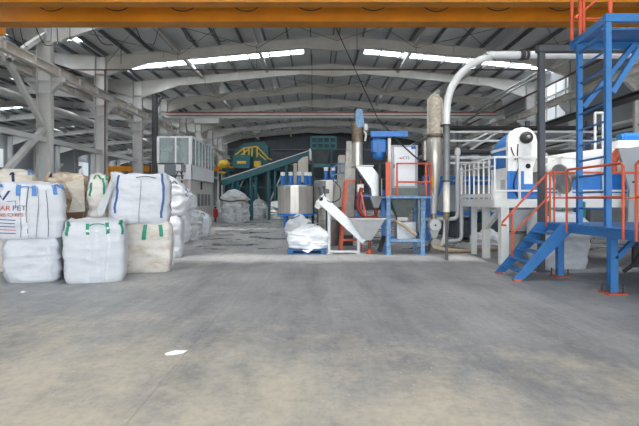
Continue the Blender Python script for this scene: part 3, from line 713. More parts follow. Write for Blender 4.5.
t, B = bag((-0.62,19.0,0), 0.95, 0.9, 0.62, 24, 'heap of white plastic sheet in front of the steel tanks', m='bag_bright', group=None, name='sheet_heap', big=0.18, wr=0.08, dome=0.4, pinch=0.3, p=3)
MB().prism([V(-0.3,-0.3,0.66),V(0.0,-0.3,0.78),V(0.05,-0.1,0.8),V(-0.2,-0.05,0.76)], (0,0,0.03)).build('blue_tie', 'strap_light_blue', t, local=True)
bag((5.35,15.2,0), 0.95, 0.8, 0.36, 25, 'low heap of white sacks below the white mezzanine', m='bag_bright', group=None, name='sack_heap', big=0.12, wr=0.06, dome=0.5, pinch=0.4, p=3)
t, B = bag((5.1,10.32,0), 0.95, 0.9, 1.12, 26, 'large greyish white bulk bag under the blue platform', m='bag_white', group=None, big=0.05, wr=0.03, dome=0.04,
   loops=(('f',-0.95,-0.8,0.3,G),('f',0.75,0.95,0.3,G),('b',-0.9,-0.7,0.25,G)))

# ------------------------------------------------------------------ right: blue platform, gantry, mezzanine
def access_platform():
    t = thing('access_platform', 'blue steel access platform with stairs, ladder tower and orange railings', 'platform', (4.42,8.2,0))
    X = 4.42; zd = 0.98
    d = MB().box((X-0.02,5.6,zd-0.012),(7.6,9.36,zd)).build('deck', 'blue_paint', t)
    for a, b in (((X,5.6,zd-0.08),(X,9.32,zd-0.08)), ((X,9.28,zd-0.08),(7.6,9.28,zd-0.08)), ((X,7.35,zd-0.08),(7.6,7.35,zd-0.08)), ((X,5.64,zd-0.08),(7.6,5.64,zd-0.08))):
        MB().bar(a, b, 0.08, 0.13).build('edge_beam', 'blue_paint', d)
    for x, y in ((X+0.04,7.35), (X+0.05,8.95), (7.4,7.35), (7.4,8.95), (X+0.04,5.7)):
        p = MB().box((x-0.055,y-0.055,0.02),(x+0.055,y+0.055,zd-0.14)).build('post', 'blue_paint', t)
        MB().box((x-0.14,y-0.14,0),(x+0.14,y+0.14,0.02)).build('base_plate', 'orange_plate', p)
        for sx in (-1,1):
            for sy in (-1,1): MB().cyl((x+sx*0.1,y+sy*0.1,0.02),(x+sx*0.1,y+sy*0.1,0.15),0.013,n=6).build('anchor_bolt', 'dark_metal', p)
    MB().bar((X+0.08,7.33,0.52),(X+0.42,7.33,zd-0.1),0.07).build('knee_brace', 'blue_paint', t)
    MB().tube(spline([V(X+0.12,7.2,0.35),V(X+0.3,7.2,0.5),V(X+0.42,7.2,0.75),V(X+0.45,7.2,0.86)],5),0.03,8).build('hose', 'rubber_black', t)
    # stairs go down to the left
    for y in (8.46, 9.30): st = MB().prism([V(3.42,y,0.03),V(3.61,y,0.03),V(4.42,y,zd-0.15),V(4.42,y,zd),V(4.24,y,zd)], (0,0.03,0)).build('stair_stringer', 'blue_paint', t)
    for k in range(1, 6):
        z = zd*k/6; x = 3.46+0.82*k/6
        MB().box((x-0.07,8.49,z-0.02),(x+0.14,9.30,z)).build('tread', 'blue_paint', st)
    for y in (8.475, 9.315): MB().box((3.43,y-0.05,0),(3.56,y+0.05,0.03)).build('foot', 'foot_orange', st)
    # orange railings
    def rail(pts, r=0.02, nm='railing'): return MB().tube(pts, r, 8).build(nm, 'orange_paint', t)
    yb = 9.28; r = rail([V(4.50,yb,1.95),V(4.40,yb,1.90),V(3.55,yb,0.98),V(3.53,yb,0.93),V(3.62,yb,0.92)])
    MB().cyl((4.46,yb,1.5),(3.75,yb,0.76),0.017,n=8).build('mid_rail', 'orange_paint', r)
    MB().cyl((3.73,yb,0.30),(3.73,yb,1.18),0.02,n=8).build('baluster', 'orange_paint', r)
    for x in (4.38, 4.45, 4.53): MB().cyl((x,yb,zd-0.1),(x,yb,1.93),0.019,n=8).build('baluster', 'orange_paint', r)
    r = rail([V(4.5,yb+0.02,1.92),V(7.6,yb+0.02,1.92)])
    MB().cyl((4.5,yb,1.44),(7.6,yb,1.44),0.017,n=8).build('mid_rail', 'orange_paint', r)
    for x in (5.6, 6.7): MB().cyl((x,yb,zd),(x,yb,1.92),0.02,n=8).build('baluster', 'orange_paint', r)
    xo = 4.34; r = rail([V(xo,8.45,0.84),V(xo,8.45,1.88),V(xo,8.40,1.92),V(xo,6.95,1.92),V(xo,6.9,1.88),V(xo,6.9,0.84)])
    MB().cyl((xo,8.45,1.44),(xo,6.9,1.44),0.019,n=8).build('mid_rail', 'orange_paint', r)
    r = rail([V(xo,6.62,0.84),V(xo,6.62,1.88),V(xo,6.57,1.92),V(xo,5.6,1.92)])
    MB().cyl((xo,6.62,1.44),(xo,5.6,1.44),0.019,n=8).build('mid_rail', 'orange_paint', r)
    # ladder tower
    ya, yb2, xs, zt = 7.4, 8.45, 4.46, 4.2
    l = MB()
    XP = {ya: 4.42, yb2: 4.56}
    for y in (ya, yb2):
        x = XP[y]; l = MB().box((x-0.042,y-0.035,zd),(x+0.042,y+0.035,zt)).build('ladder_post', 'blue_paint', t)
        MB().box((x-0.12,y-0.11,zd),(x+0.12,y+0.11,zd+0.015)).build('foot_plate', 'blue_paint', l)
    for k in range(11):
        z = 1.26+0.268*k; MB().cyl((XP[ya],ya+0.04,z),(XP[yb2],yb2-0.04,z),0.018 if k < 10 else 0.035,n=8).build('rung', 'blue_paint', l)
    u = MB().box((xs+0.02,7.95,zt-0.04),(8.2,8.62,zt-0.01)).build('upper_deck', 'blue_paint', t)
    for a, b in (((4.41,ya-0.04,zt-0.06),(4.58,8.75,zt-0.06)), ((4.36,ya-0.02,zt-0.06),(8.2,ya-0.02,zt-0.06)), ((4.5,8.6,zt-0.1),(8.2,8.6,zt-0.1)), ((8.15,ya,zt-0.09),(8.15,8.7,zt-0.09))):
        MB().bar(a, b, 0.07, 0.12).build('edge_beam', 'blue_paint', u)
    MB().bar((xs+0.02,ya,3.02),(5.15,ya,zt-0.12),0.08).build('knee_brace', 'blue_paint', u)
    MB().bar((4.62,yb2,3.0),(5.5,yb2,zt-0.12),0.08).build('knee_brace', 'blue_paint', u)
    for x, y in ((8.0,7.45),(8.0,8.45)): MB().box((x-0.07,y-0.07,zd),(x+0.07,y+0.07,zt-0.1)).build('post', 'blue_paint', u)
    r = rail([V(xs+0.06,8.6,zt+1.1),V(8.2,8.6,zt+1.1)], 0.025)
    MB().cyl((xs+0.1,8.6,4.58),(8.2,8.6,4.58),0.02,n=8).build('mid_rail', 'orange_paint', r)
    for x, y in ((4.52,8.62),(4.60,8.5),(4.66,8.5)): MB().cyl((x,y,zt-0.05),(x,y,zt+1.1),0.03,n=8).build('baluster', 'orange_paint', r)
    MB().cyl((xs,ya,zt),(xs,ya,zt+1.1),0.03,n=8).build('baluster', 'orange_paint', r)
    MB().cyl((xs+0.05,8.5,4.55),(xs+0.75,8.5,5.15),0.022,n=8).build('mid_rail', 'orange_paint', r)
    MB().cyl((xs,ya,zt+1.1),(8.2,ya,zt+1.1),0.025,n=8).build('top_rail', 'orange_paint', r)
access_platform()

def gantry_frame():
    t = thing('pipe_support_frame', 'dark grey square post and beam frame beside the blue stairs', 'steel frame', (4.45,9.62,0))
    MB().box((4.39,9.57,0),(4.50,9.68,4.40)).build('post', 'dark_grey_paint', t)
    MB().box((4.36,9.54,4.30),(8.6,9.70,4.42)).build('beam', 'dark_grey_paint', t)
    MB().box((8.4,9.54,0),(8.56,9.70,4.3)).build('post', 'dark_grey_paint', t)
    MB().box((4.31,9.48,0),(4.59,9.76,0.015)).build('base_plate', 'dark_grey_paint', t)
gantry_frame()

def conveying_pipe():
    x, y = 3.06, 11.4
    t = thing('conveying_pipe', 'tall silvery pipe on a dark pole bending right below the roof', 'pipe', (x,y,0))
    pts = [V(x,y,3.15)]+[P(px,py,y) for px, py in ((446.5,118),(447,106),(450,92),(456,80),(465,69.5),(477,61.5),(491,56.5),(506,55))]+[V(9.4,y,4.77)]
    MB().tube(spline(pts, 5), 0.088, 14).build('bend', 'white_pipe', t)
    MB().cyl((x,y,1.85),(x,y,3.15),0.08,n=14).build('riser', 'riser_steel', t)
    for z in (3.13, 1.84): MB().cyl((x,y,z-0.02),(x,y,z+0.02),0.14,n=14).build('flange', 'dark_metal', t)
    MB().cyl((x,y,1.1),(x,y,1.82),0.075,n=14).build('sleeve', 'hose_white', t)
    MB().cyl((x,y,0.95),(x,y,1.12),0.065,0.08,n=12).build('rusty_cone', 'rusty_steel', t)
    MB().cyl((x,y,0.0),(x,y,0.96),0.032,n=10).build('pole', 'dark_grey_paint', t)
    c = P(522,55,y); MB().cyl(c-V(0.05,0,0), c+V(0.05,0,0), 0.125, n=14).build('clamp', 'dark_metal', t)
    c = P(527,55,y); MB().cyl(c-V(0.03,0,0), c+V(0.03,0,0), 0.12, n=14).build('clamp', 'dark_metal', t)
conveying_pipe()

def mezzanine():
    t = thing('mezzanine', 'white painted steel mezzanine carrying the blue and white machine', 'platform', (4.1,11,0))
    x0, x1, ya, yb, z = 3.85, 8.6, 10.5, 12.9, 1.42
    d = MB().box((x0,ya,z-0.02),(x1,yb,z)).build('deck', 'mezzanine_white', t)
    for a, b in (((x0+0.05,ya+0.1,z-0.1),(x0+0.05,yb-0.1,z-0.1)), ((x0,ya+0.05,z-0.1),(x1,ya+0.05,z-0.1)), ((x0,yb-0.05,z-0.1),(x1,yb-0.05,z-0.1))):
        MB().bar(a, b, 0.1, 0.16).build('edge_beam', 'mezzanine_white', d)
    for x, y, s in ((4.12,11.8,0.15),(4.08,10.6,0.17),(8.4,10.6,0.15),(8.4,12.7,0.15),(4.12,12.7,0.12)):
        MB().box((x-s/2,y-s/2,0),(x+s/2,y+s/2,z-0.18)).build('column', 'mezzanine_white', t)
    MB().bar((4.1,11.72,0.75),(4.1,10.75,z-0.2),0.1).build('brace', 'mezzanine_white', t)
    r = MB()
    zt = 2.32
    r.bar((x0,ya,zt),(x0,yb,zt),0.04); r.bar((x0,ya,2.13),(x0,yb,2.16),0.03); r.bar((x0,ya,z+0.08),(x0,yb,z+0.08),0.05,0.08); r.bar((x0,ya,zt),(x1,ya,zt),0.045); r.bar((x0,ya,z+0.18),(x1,ya,z+0.18),0.04); r = r.build('railing', 'mezzanine_white', t)
    for k in range(8):
        y = ya+(yb-ya)*k/7; MB().bar((x0,y,z),(x0,y,zt),0.028).build('baluster', 'mezzanine_white', r)
    for x in (4.38+k*0.9 for k in range(5)): MB().bar((x,ya,z),(x,ya,zt),0.045).build('baluster', 'mezzanine_white', r)
    MB().cbox((4.3,10.75,0.72),(5.0,11.3,z-0.2),0.03).build('underslung_tank', 'machine_grey', t)
mezzanine()

def plate(m, pts, y, th):
    """outline in pixels at depth y, thickness th backwards"""
    return m.prism([P(a, b, y) for a, b in pts], (0, th, 0))
def extruder():
    t = thing('extruder', 'blue and white extruder with rounded top on the white mezzanine', 'machine', (4.6,10.9,1.42))
    y = 10.75; o = [(508,198.4),(508,143)]
    for k in range(9):
        a = PI-PI*k/8; o.append((522.5+14.5*math.cos(a), 141-14*math.sin(a)))
    o += [(539.5,147),(536.5,157),(533,168),(532.5,198.4)]
    plate(MB(), o, y, 0.12).build('face_plate', 'machine_white', t)
    a, b = P(508,198.4,y), P(537,198.4,y); xa, xb = a.x+0.02, b.x-0.04
    h = []
    for yy, dz in ((y+0.12,0.0),(y+0.5,-0.02),(y+0.95,-0.10),(y+1.1,-0.22)):
        n = 10; h.append([V((xa+xb)/2+(xb-xa)/2*math.cos(PI-PI*k/n), yy, 2.58+dz+0.40*math.sin(PI*k/n)) for k in range(n+1)]+[V(xb,yy,2.12),V(xa,yy,2.12)])
    hood = MB().loft(h[::-1]).build('hood', 'blue_machine', t)
    MB().box((xa-0.012,y+0.12,2.52),(xa+0.02,y+1.08,2.58)).build('white_band', 'machine_white', hood)
    MB().box((xa,y+0.12,1.42),(xb-0.05,y+1.1,2.12)).build('body', 'machine_white', t)
    for k in range(2): MB().box((xa-0.02,y+0.16+k*0.46,2.16),(xa,y+0.58+k*0.46,2.50)).build('side_panel', 'blue_machine', t)
    MB().cbox((xa-0.03,y+0.18,1.6),(xa,y+0.42,1.86),0.01).build('sight_window', 'machine_grey', t)
    p = [(507.5,198.4),(507.5,171),(524,171),(524,184),(541,184),(541,198.4)]
    plate(MB(), p, y-0.02, 0.02).build('blue_base', 'blue_machine', t)
    c = P(525,138,y); mo = MB().lathe(c, [(0.12,0),(0.13,0.03),(0.13,0.12),(0.10,0.15),(0.05,0.16)], 20, axis=(0,-1,0)).build('motor', 'dark_metal', t)
    MB().lathe(c-V(0,0.15,0), [(0.045,0),(0.045,0.05),(0.02,0.06)], 12, axis=(0,-1,0)).build('shaft_cap', 'stainless_dull', mo)
    MB().lathe(P(528,166,y), [(0.055,0),(0.055,0.012)], 16, axis=(0,-1,0)).build('port', 'rubber_black', t)
    MB().tube(spline([P(518,144,y-0.03),P(517.5,156,y-0.03),P(519,165,y-0.04),P(515,178,y-0.05),P(514,188,y-0.05),P(518,197,y-0.05)],5),0.013,6).build('cable', 'rubber_black', t)
    MB().tube(spline([P(511,147,y-0.02),P(512.5,152,y-0.02),P(516,160,y-0.03)],5),0.012,6).build('cable', 'rubber_black', t)
    MB().cbox(P(532,172,y+0.02), P(538,155,y+0.5), 0.01).build('gear_guard', 'stainless_dull', t)
    t = thing('barrel_unit', 'long white barrel unit with round flange behind the ladder', 'machine', (6.2,10.9,1.42))
    y = 10.6
    plate(MB(), [(547,178),(547,166),(553,160),(566,153),(600,149),(640,149),(640,178)], y, 0.8).build('housing', 'machine_white', t)
    MB().box(P(546,199,y-0.02), P(640,178,y+0.8)).build('bed', 'machine_white', t)
    plate(MB(), [(573,193),(573,175),(628,174),(628,193)], y-0.05, 0.03).build('blue_cover', 'blue_machine', t)
    MB().box(P(547,193,y-0.04), P(556,188,y)).build('blue_strip', 'blue_machine', t)
    c = P(562,179,y-0.3); MB().lathe(c, [(0.10,-0.25),(0.12,-0.03),(0.31,-0.03),(0.32,0.0),(0.32,0.04),(0.1,0.05)], 28, smooth=False, axis=(-0.96,-0.08,-0.25)).build('flange', 'stainless_dull', t)
    MB().tube(spline([P(613,173,y-0.3),P(612.5,165,y-0.3),P(614.5,158,y-0.3),P(619,153,y-0.32)],5),0.085,12).build('elbow', 'orange_plate', t)
    MB().cyl(P(615.5,157.5,y-0.3),P(620.5,151,y-0.33),0.11,n=12).build('elbow_flange', 'orange_plate', t)
    for px in (595, 603): MB().cyl(P(px,150,y+0.3),P(px,113,y+0.3),0.03,n=8).build('vent_pipe', 'white_pipe', t)
    MB().cyl(P(595,113,y+0.3),P(603,113,y+0.3),0.03,n=8).build('vent_pipe', 'white_pipe', t)
    t = thing('drive_motor', 'blue motor on a white plate at the right edge', 'motor', (6.9,10.9,2.6))
    MB().cbox(P(618,148,y+0.1), P(641,143.5,y+0.7), 0.01).build('base_plate', 'machine_white', t)
    MB().cyl(P(622,138.5,y+0.4),P(641,138.5,y+0.4),0.13,n=16).build('housing', 'blue_machine', t)
    MB().cyl(P(619,138.5,y+0.4),P(622,138.5,y+0.4),0.11,n=16).build('end_bell', 'blue_paint', t)
    t = thing('machine_cover', 'slanted grey machine cover with yellow warning sticker at right edge', 'machine', (6.3,9.9,0.98))
    plate(MB(), [(619,150),(640,146),(668,146),(668,222),(628,222),(630,190)], 10.15, 0.08).build('cover', 'machine_grey', t)
    plate(MB(), [(634,196),(638.5,196),(638.5,201),(634,201)], 10.14, 0.01).build('sticker', 'yellow_paint', t)
    MB().lathe(P(633,182,10.15), [(0.02,0),(0.02,0.02)], 10, axis=(0,-1,0)).build('knob', 'rubber_black', t)
    MB().box(V(6.6,10.16,0),V(7.2,10.22,1.0)).build('foot', 'dark_metal', t)
extruder()

def back_right():
    t = thing('pipe_rack', 'rack of horizontal white and dark pipes behind the white railing', 'pipe rack', (5.6,15.9,0))
    for py, r, m in ((128,0.075,'rubber_black'),(132,0.04,'white_pipe'),(141,0.04,'white_pipe'),(152,0.085,'dark_metal'),(157.5,0.055,'white_pipe'),(163,0.045,'white_pipe')):
        a = P(443,py,16); MB().cyl((a.x,16,a.z),(9.2,16,a.z),r,n=10).build('pipe', m, t)
    for x in (4.75, 7.0, 9.0): MB().box((x-0.06,16.09,0),(x+0.06,16.21,4.0)).build('post', 'dark_grey_paint', t)
    for q, (a, b) in enumerate((((458,126),(500,100)),((470,150),(505,128)),((462,146),(490,132)))):
        MB().cyl(P(a[0],a[1],19), P(b[0],b[1],23), 0.05, n=8).build('sloping_pipe', 'white_pipe' if q else 'dark_metal', t)
    t = thing('washing_tank', 'long grey washing tank in a blue frame behind the mezzanine', 'tank', (6,17.5,0))
    MB().cbox((3.9,17.0,1.05),(9.0,18.6,2.1),0.04).build('tank', 'machine_grey', t)
    MB().cbox((4.6,16.9,0.12),(8.8,18.6,0.75),0.06).build('lower_trough', 'bin_dark', t)
    for z in (2.16, 1.98, 0.92): MB().box((3.7,16.82,z-0.06),(9.2,16.95,z+0.06)).build('rail_beam', 'blue_machine', t)
    for x in (3.9, 5.4, 7.0, 9.0):
        for y in (16.9, 18.7): MB().box((x-0.06,y-0.06,0),(x+0.06,y+0.06,2.1)).build('leg', 'blue_machine', t)
    MB().bar((3.95,16.85,0.9),(4.35,16.85,1.95),0.1).build('brace', 'blue_machine', t)
    for k in range(4): MB().cyl((4.7+k*1.0,16.8,0.62),(4.7+k*1.0,16.8,1.0),0.12,n=10).build('nozzle', 'teal_dark', t)
    def pipe(label, pts, r, m='white_pipe', cap=None):
        t = thing('bent_pipe', label, 'pipe', tuple(pts[0].xy)+(0,))
        out = [pts[0]]
        for i in range(1, len(pts)-1):
            a, b, c = pts[i-1], pts[i], pts[i+1]; k = 0.16
            out += [b+(a-b).normalized()*k, b+(a-b).normalized()*k*0.4+(c-b).normalized()*k*0.12, b+(a-b).normalized()*k*0.12+(c-b).normalized()*k*0.4, b+(c-b).normalized()*k]
        out.append(pts[-1]); MB().tube(out, r, 10).build('pipe', m, t)
        if cap: MB().lathe(pts[0]-V(0,0,0.1), [(r*1.5,0),(r*1.5,0.1),(r*1.1,0.17),(0.01,0.2)], 14).build('cap', m, t)
    pipe('white pipe with rounded cap beside the white railing, bending left', [P(457.5,151,13.6),P(457.5,219,13.6),P(420,219.5,13.6)], 0.055, cap=1)
    pipe('white pipe below the mezzanine edge, bending left near the floor', [P(461.5,168,13.3),P(461.5,240.5,13.3),P(448,241,13.3)], 0.05)
    t = thing('floor_hose', 'tan hose lying along the floor right of the dark pole', 'hose', (4.0,13.0,0))
    MB().tube(spline([V(3.1,12.9,0.16),V(3.45,12.8,0.1),V(3.9,13.0,0.055),V(4.7,13.3,0.055),V(5.8,13.6,0.055)],6),0.055,10).build('hose', 'hose_tan', t)
    t = thing('plastic_drum', 'grey drum standing below the mezzanine behind the stair rail', 'drum', (4.5,11.12,0))
    MB().lathe((4.5,11.12,0), [(0.19,0),(0.21,0.02),(0.24,0.6),(0.255,0.62),(0.255,0.65),(0.22,0.65)], 20).build('drum', 'beige_box', t)
back_right()

# ------------------------------------------------------------------ centre machines
def dosing_tower():
    y = 12.5; t = thing('dosing_tower', 'blue framed dosing tower with grey cabinet and orange railing', 'machine', (2.3,12.9,0))
    zd = 1.5
    for x in (1.87, 2.74):
        for yy in (y, y+0.9):
            p = MB().box((x-0.05,yy-0.05,0),(x+0.05,yy+0.05,zd-0.06)).build('post', 'blue_old', t)
            MB().box((x-0.1,yy-0.1,0),(x+0.1,yy+0.1,0.015)).build('base_plate', 'blue_old', p)
    for a, b in (((1.92,y,0.37),(2.69,y,0.37)), ((1.92,y+0.9,0.37),(2.69,y+0.9,0.37)), ((1.87,y+0.05,0.37),(1.87,y+0.85,0.37)), ((2.74,y+0.05,0.37),(2.74,y+0.85,0.37))):
        MB().bar(a, b, 0.06, 0.08).build('cross_beam', 'blue_old', t)
    MB().bar((2.74,y,0.45),(2.80,y-0.02,1.38),0.05).build('stay', 'blue_old', t)
    MB().box((1.78,y-0.15,zd-0.06),(2.98,y+1.1,zd)).build('deck', 'blue_old', t)
    r = MB(); a = P(397,196,y-0.1)
    r.tube([P(397,196,y-0.1),P(397,163.5,y-0.1),P(431,163.5,y-0.1),P(431,196,y-0.1)],0.03,8); r = r.build('railing', 'orange_paint', t)
    MB().cyl(P(397,182,y-0.1),P(431,182,y-0.1),0.024,n=8).build('mid_rail', 'orange_paint', r)
    MB().cyl(P(426,196,y-0.1),P(426,163.5,y-0.1),0.03,n=8).build('baluster', 'orange_paint', r)
    MB().box(P(386,197,y-0.05),P(390,162,y+0.05)).build('orange_post', 'orange_paint', t)
    c = MB().cbox(P(391,196,y+0.35)+V(0,0,0.0), P(418,145,y+0.35)+V(0,0.75,0),0.015); cab = c.build('cabinet', 'machine_grey', t)
    d = plate(MB(), [(394.5,186),(394.5,147),(415,147),(415,186)], y+0.33, 0.02).build('door', 'booth_white', cab)
    plate(MB(), [(392,195.5),(392,188),(417.5,188),(417.5,195.5)], y+0.33, 0.02).build('lower_panel', 'hopper_dark', cab)
    plate(MB(), [(412,144.5),(417,144.5),(417,141.5),(412,141.5)], y+0.33, 0.02)
    plate(MB(), [(411.5,149),(416,149),(416,146),(411.5,146)], y+0.31, 0.02).build('sticker', 'sticker_blue', cab)
    MB().box(P(393.6,168,y+0.32),P(394.6,164,y+0.33)).build('handle', 'rubber_black', cab)
    vs, fs = text_tris('KTS', 0.11); o = P(402.3,159.3,y+0.322)
    MB().add([o+V(p.x,0,p.y) for p in vs], fs).build('lettering', 'print_navy', cab)
    plate(MB(), [(399.5,158.9),(401.6,158.9),(401.6,157.6),(399.5,157.6)], y+0.325, 0.005).build('emblem', 'print_red', cab)
    q = lambda s, z: [V(2.3-s,y+0.15,z),V(2.3+s,y+0.15,z),V(2.3+s,y+0.15+2*s,z),V(2.3-s,y+0.15+2*s,z)]
    MB().loft([[V(2.3-0.14,y+0.35,0.95),V(2.3+0.14,y+0.35,0.95),V(2.3+0.14,y+0.63,0.95),V(2.3-0.14,y+0.63,0.95)], q(0.34,1.42)]).build('hopper', 'hopper_dark', t)
    MB().box((2.16,y+0.35,0.86),(2.44,y+0.63,0.95)).build('slide_gate', 'stainless_dull', t)
    MB().cbox(P(397,241,y+0.55),P(416,222,y+0.55)+V(0,0.5,0),0.01).build('lower_box', 'galv_sheet', t)
    MB().tube([P(396,220.5,y+0.12),P(406,227,y+0.1),P(416,235,y+0.1)],0.045,10).build('hose', 'hose_tan', t)
    for a, b in (((419,200),(419,232)),((423.5,200),(423.5,250))): MB().cyl(P(a[0],a[1],y+0.3),P(b[0],b[1],y+0.3),0.04,n=8).build('down_pipe', 'stainless_dull', t)
    # head beam and motor
    MB().box(P(371,136.5,y+0.5),P(408,131,y+0.5)+V(0,0.25,0)).build('head_beam', 'blue_machine', t)
    m = MB().cbox(P(372,152,y+0.4),P(387,138.5,y+0.4)+V(0,0.36,0),0.05).build('motor', 'blue_machine', t)
    c = P(378.5,152,y+0.58); MB().lathe(c, [(0.02,-0.20),(0.11,-0.19),(0.15,-0.15),(0.16,-0.06),(0.16,0.0)], 18).build('motor_cap', 'blue_machine', m)
    for k in range(5):
        a = P(373+k*2.6,151,y+0.39); MB().box((a.x,y+0.38,a.z),(a.x+0.02,y+0.40,P(0,140,y+0.4).z)).build('fin', 'blue_paint', m)
    MB().box(P(388,196,y+0.35),P(391,138,y+0.35)+V(0,0.12,0)).build('mast', 'stainless_dull', t)
    MB().cyl(P(380,163,y+0.4),P(380,196,y+0.4),0.035,n=8).build('shaft', 'dark_metal', t)
    t = thing('dark_cable', 'black cable slanting across the grey cabinet', 'cable', tuple(P(400,143,y)))
    MB().tube([P(378,119,14),P(400,143,y+0.2),P(412,154,y+0.15),P(427,167,y+0.1)],0.02,6).build('cable', 'cable_black', t)
dosing_tower()

def screw_feeder():
    y = 13.3; t = thing('screw_feeder', 'tall steel vertical screw feeder with tilted blue gear motor on top', 'machine', tuple(P(357,240,y).xy)+(0,))
    MB().cyl(P(357.5,167,y),P(357.5,143,y),0.14,n=18).build('casing', 'stainless', t)
    MB().cyl(P(357.5,143,y),P(356.5,122,y),0.15,n=18).build('upper_casing', 'rusty_steel', t)
    for py in (167, 143): MB().cyl(P(357.5,py+0.6,y),P(357.5,py-0.6,y),0.17,n=18).build('flange', 'stainless_dull', t)
    g = MB().prism([P(356,124,y-0.16),P(355.5,112,y-0.16),P(357.5,108.5,y-0.16),P(362,109.5,y-0.16),P(364.5,123,y-0.16),P(362.5,127,y-0.16),P(358,127.5,y-0.16)], (0,0.3,0)).build('gear_motor', 'blue_old', t)
    MB().cyl(P(365,124,y),P(366,130,y),0.07,n=10).build('terminal_box', 'hose_white', g)
    MB().tube(spline([P(364,131,y-0.1),P(366,135,y-0.1),P(365,141,y-0.1)],4),0.03,6).build('hose', 'hose_white', t)
    MB().prism([P(356,166.5,y-0.2),P(372,166.5,y-0.2),P(382,179,y-0.2),P(382,196,y-0.2),P(372,196,y-0.2),P(371,188,y-0.2)], (0,0.4,0)).build('chute', 'galv_sheet', t)
    MB().bar(P(355.5,166.2,y-0.05),P(373,166.2,y-0.05),0.44,0.03).build('chute_rim', 'stainless_dull', t)
    b = P(376,196,y); MB().loft([[b+V(-0.06,-0.06,-0.32),b+V(0.06,-0.06,-0.32),b+V(0.06,0.06,-0.32),b+V(-0.06,0.06,-0.32)],[b+V(-0.17,-0.15,0),b+V(0.17,-0.15,0),b+V(0.17,0.15,0),b+V(-0.17,0.15,0)]]).build('funnel', 'galv_sheet', t)
    MB().cyl(b+V(0,0,-0.32), b+V(0,0,-0.62), 0.05, n=10).build('outlet', 'hose_red', t)
    for px in (358.5, 383): 
        for dy in (0.0, 0.4):
            q = P(px,190,y+dy); MB().box((q.x-0.045,q.y-0.045,0),(q.x+0.045,q.y+0.045,q.z)).build('leg', 'blue_machine', t)
    a, b = P(358.5,196,y), P(383,196,y); MB().bar(a, b, 0.06).build('cross_beam', 'blue_machine', t)
    MB().bar(P(358.5,196,y+0.4), P(383,196,y+0.4), 0.06).build('cross_beam', 'blue_machine', t)
    MB().cbox(P(357,192,y-0.4),P(364,184,y-0.4)+V(0,0.2,0),0.01).build('valve_box', 'stainless_dull', t)
    MB().tube(spline([P(362,188,y-0.42),P(358,200,y-0.45),P(359,210,y-0.45),P(366,217,y-0.45),P(378,217,y-0.45)],6),0.05,8).build('red_hose', 'hose_red', t)
    MB().bar(P(361,192,y-0.47),P(365.5,216,y-0.47),0.045).build('lever', 'orange_paint', t)
    MB().cyl(P(357.5,190,y+0.05),P(357.5,167,y+0.05),0.06,n=10).build('shaft', 'dark_metal', t)
    # orange stand
    y = 13.6; t = thing('orange_stand', 'orange steel stand left of the screw feeder', 'stand', tuple(P(345,250,y).xy)+(0,))
    for a, b in (((341,249),(346.5,181)),((361,247),(360,181))):
        p0, p1 = P(a[0],a[1],y), P(b[0],b[1],y); p0.z = 0.02
        for dy in (0, 0.7): MB().bar(p0+V(0,dy,0), p1+V(0,dy,0), 0.08).build('leg', 'orange_paint', t)
    MB().bar(P(345.5,181,y), P(361,181,y), 0.07).build('top_beam', 'orange_paint', t)
    for px in (346.2, 360): MB().bar(P(px,182,y), P(px,182,y)+V(0,0.7,0), 0.06).build('top_beam', 'orange_paint', t)
    MB().bar(P(341.5,240,y), P(361,240,y), 0.06).build('low_beam', 'orange_paint', t)
    p = P(341,249,y); MB().box((p.x-0.1,y-0.1,0),(p.x+0.1,y+0.1,0.03)).build('foot', 'rusty_steel', t)
screw_feeder()

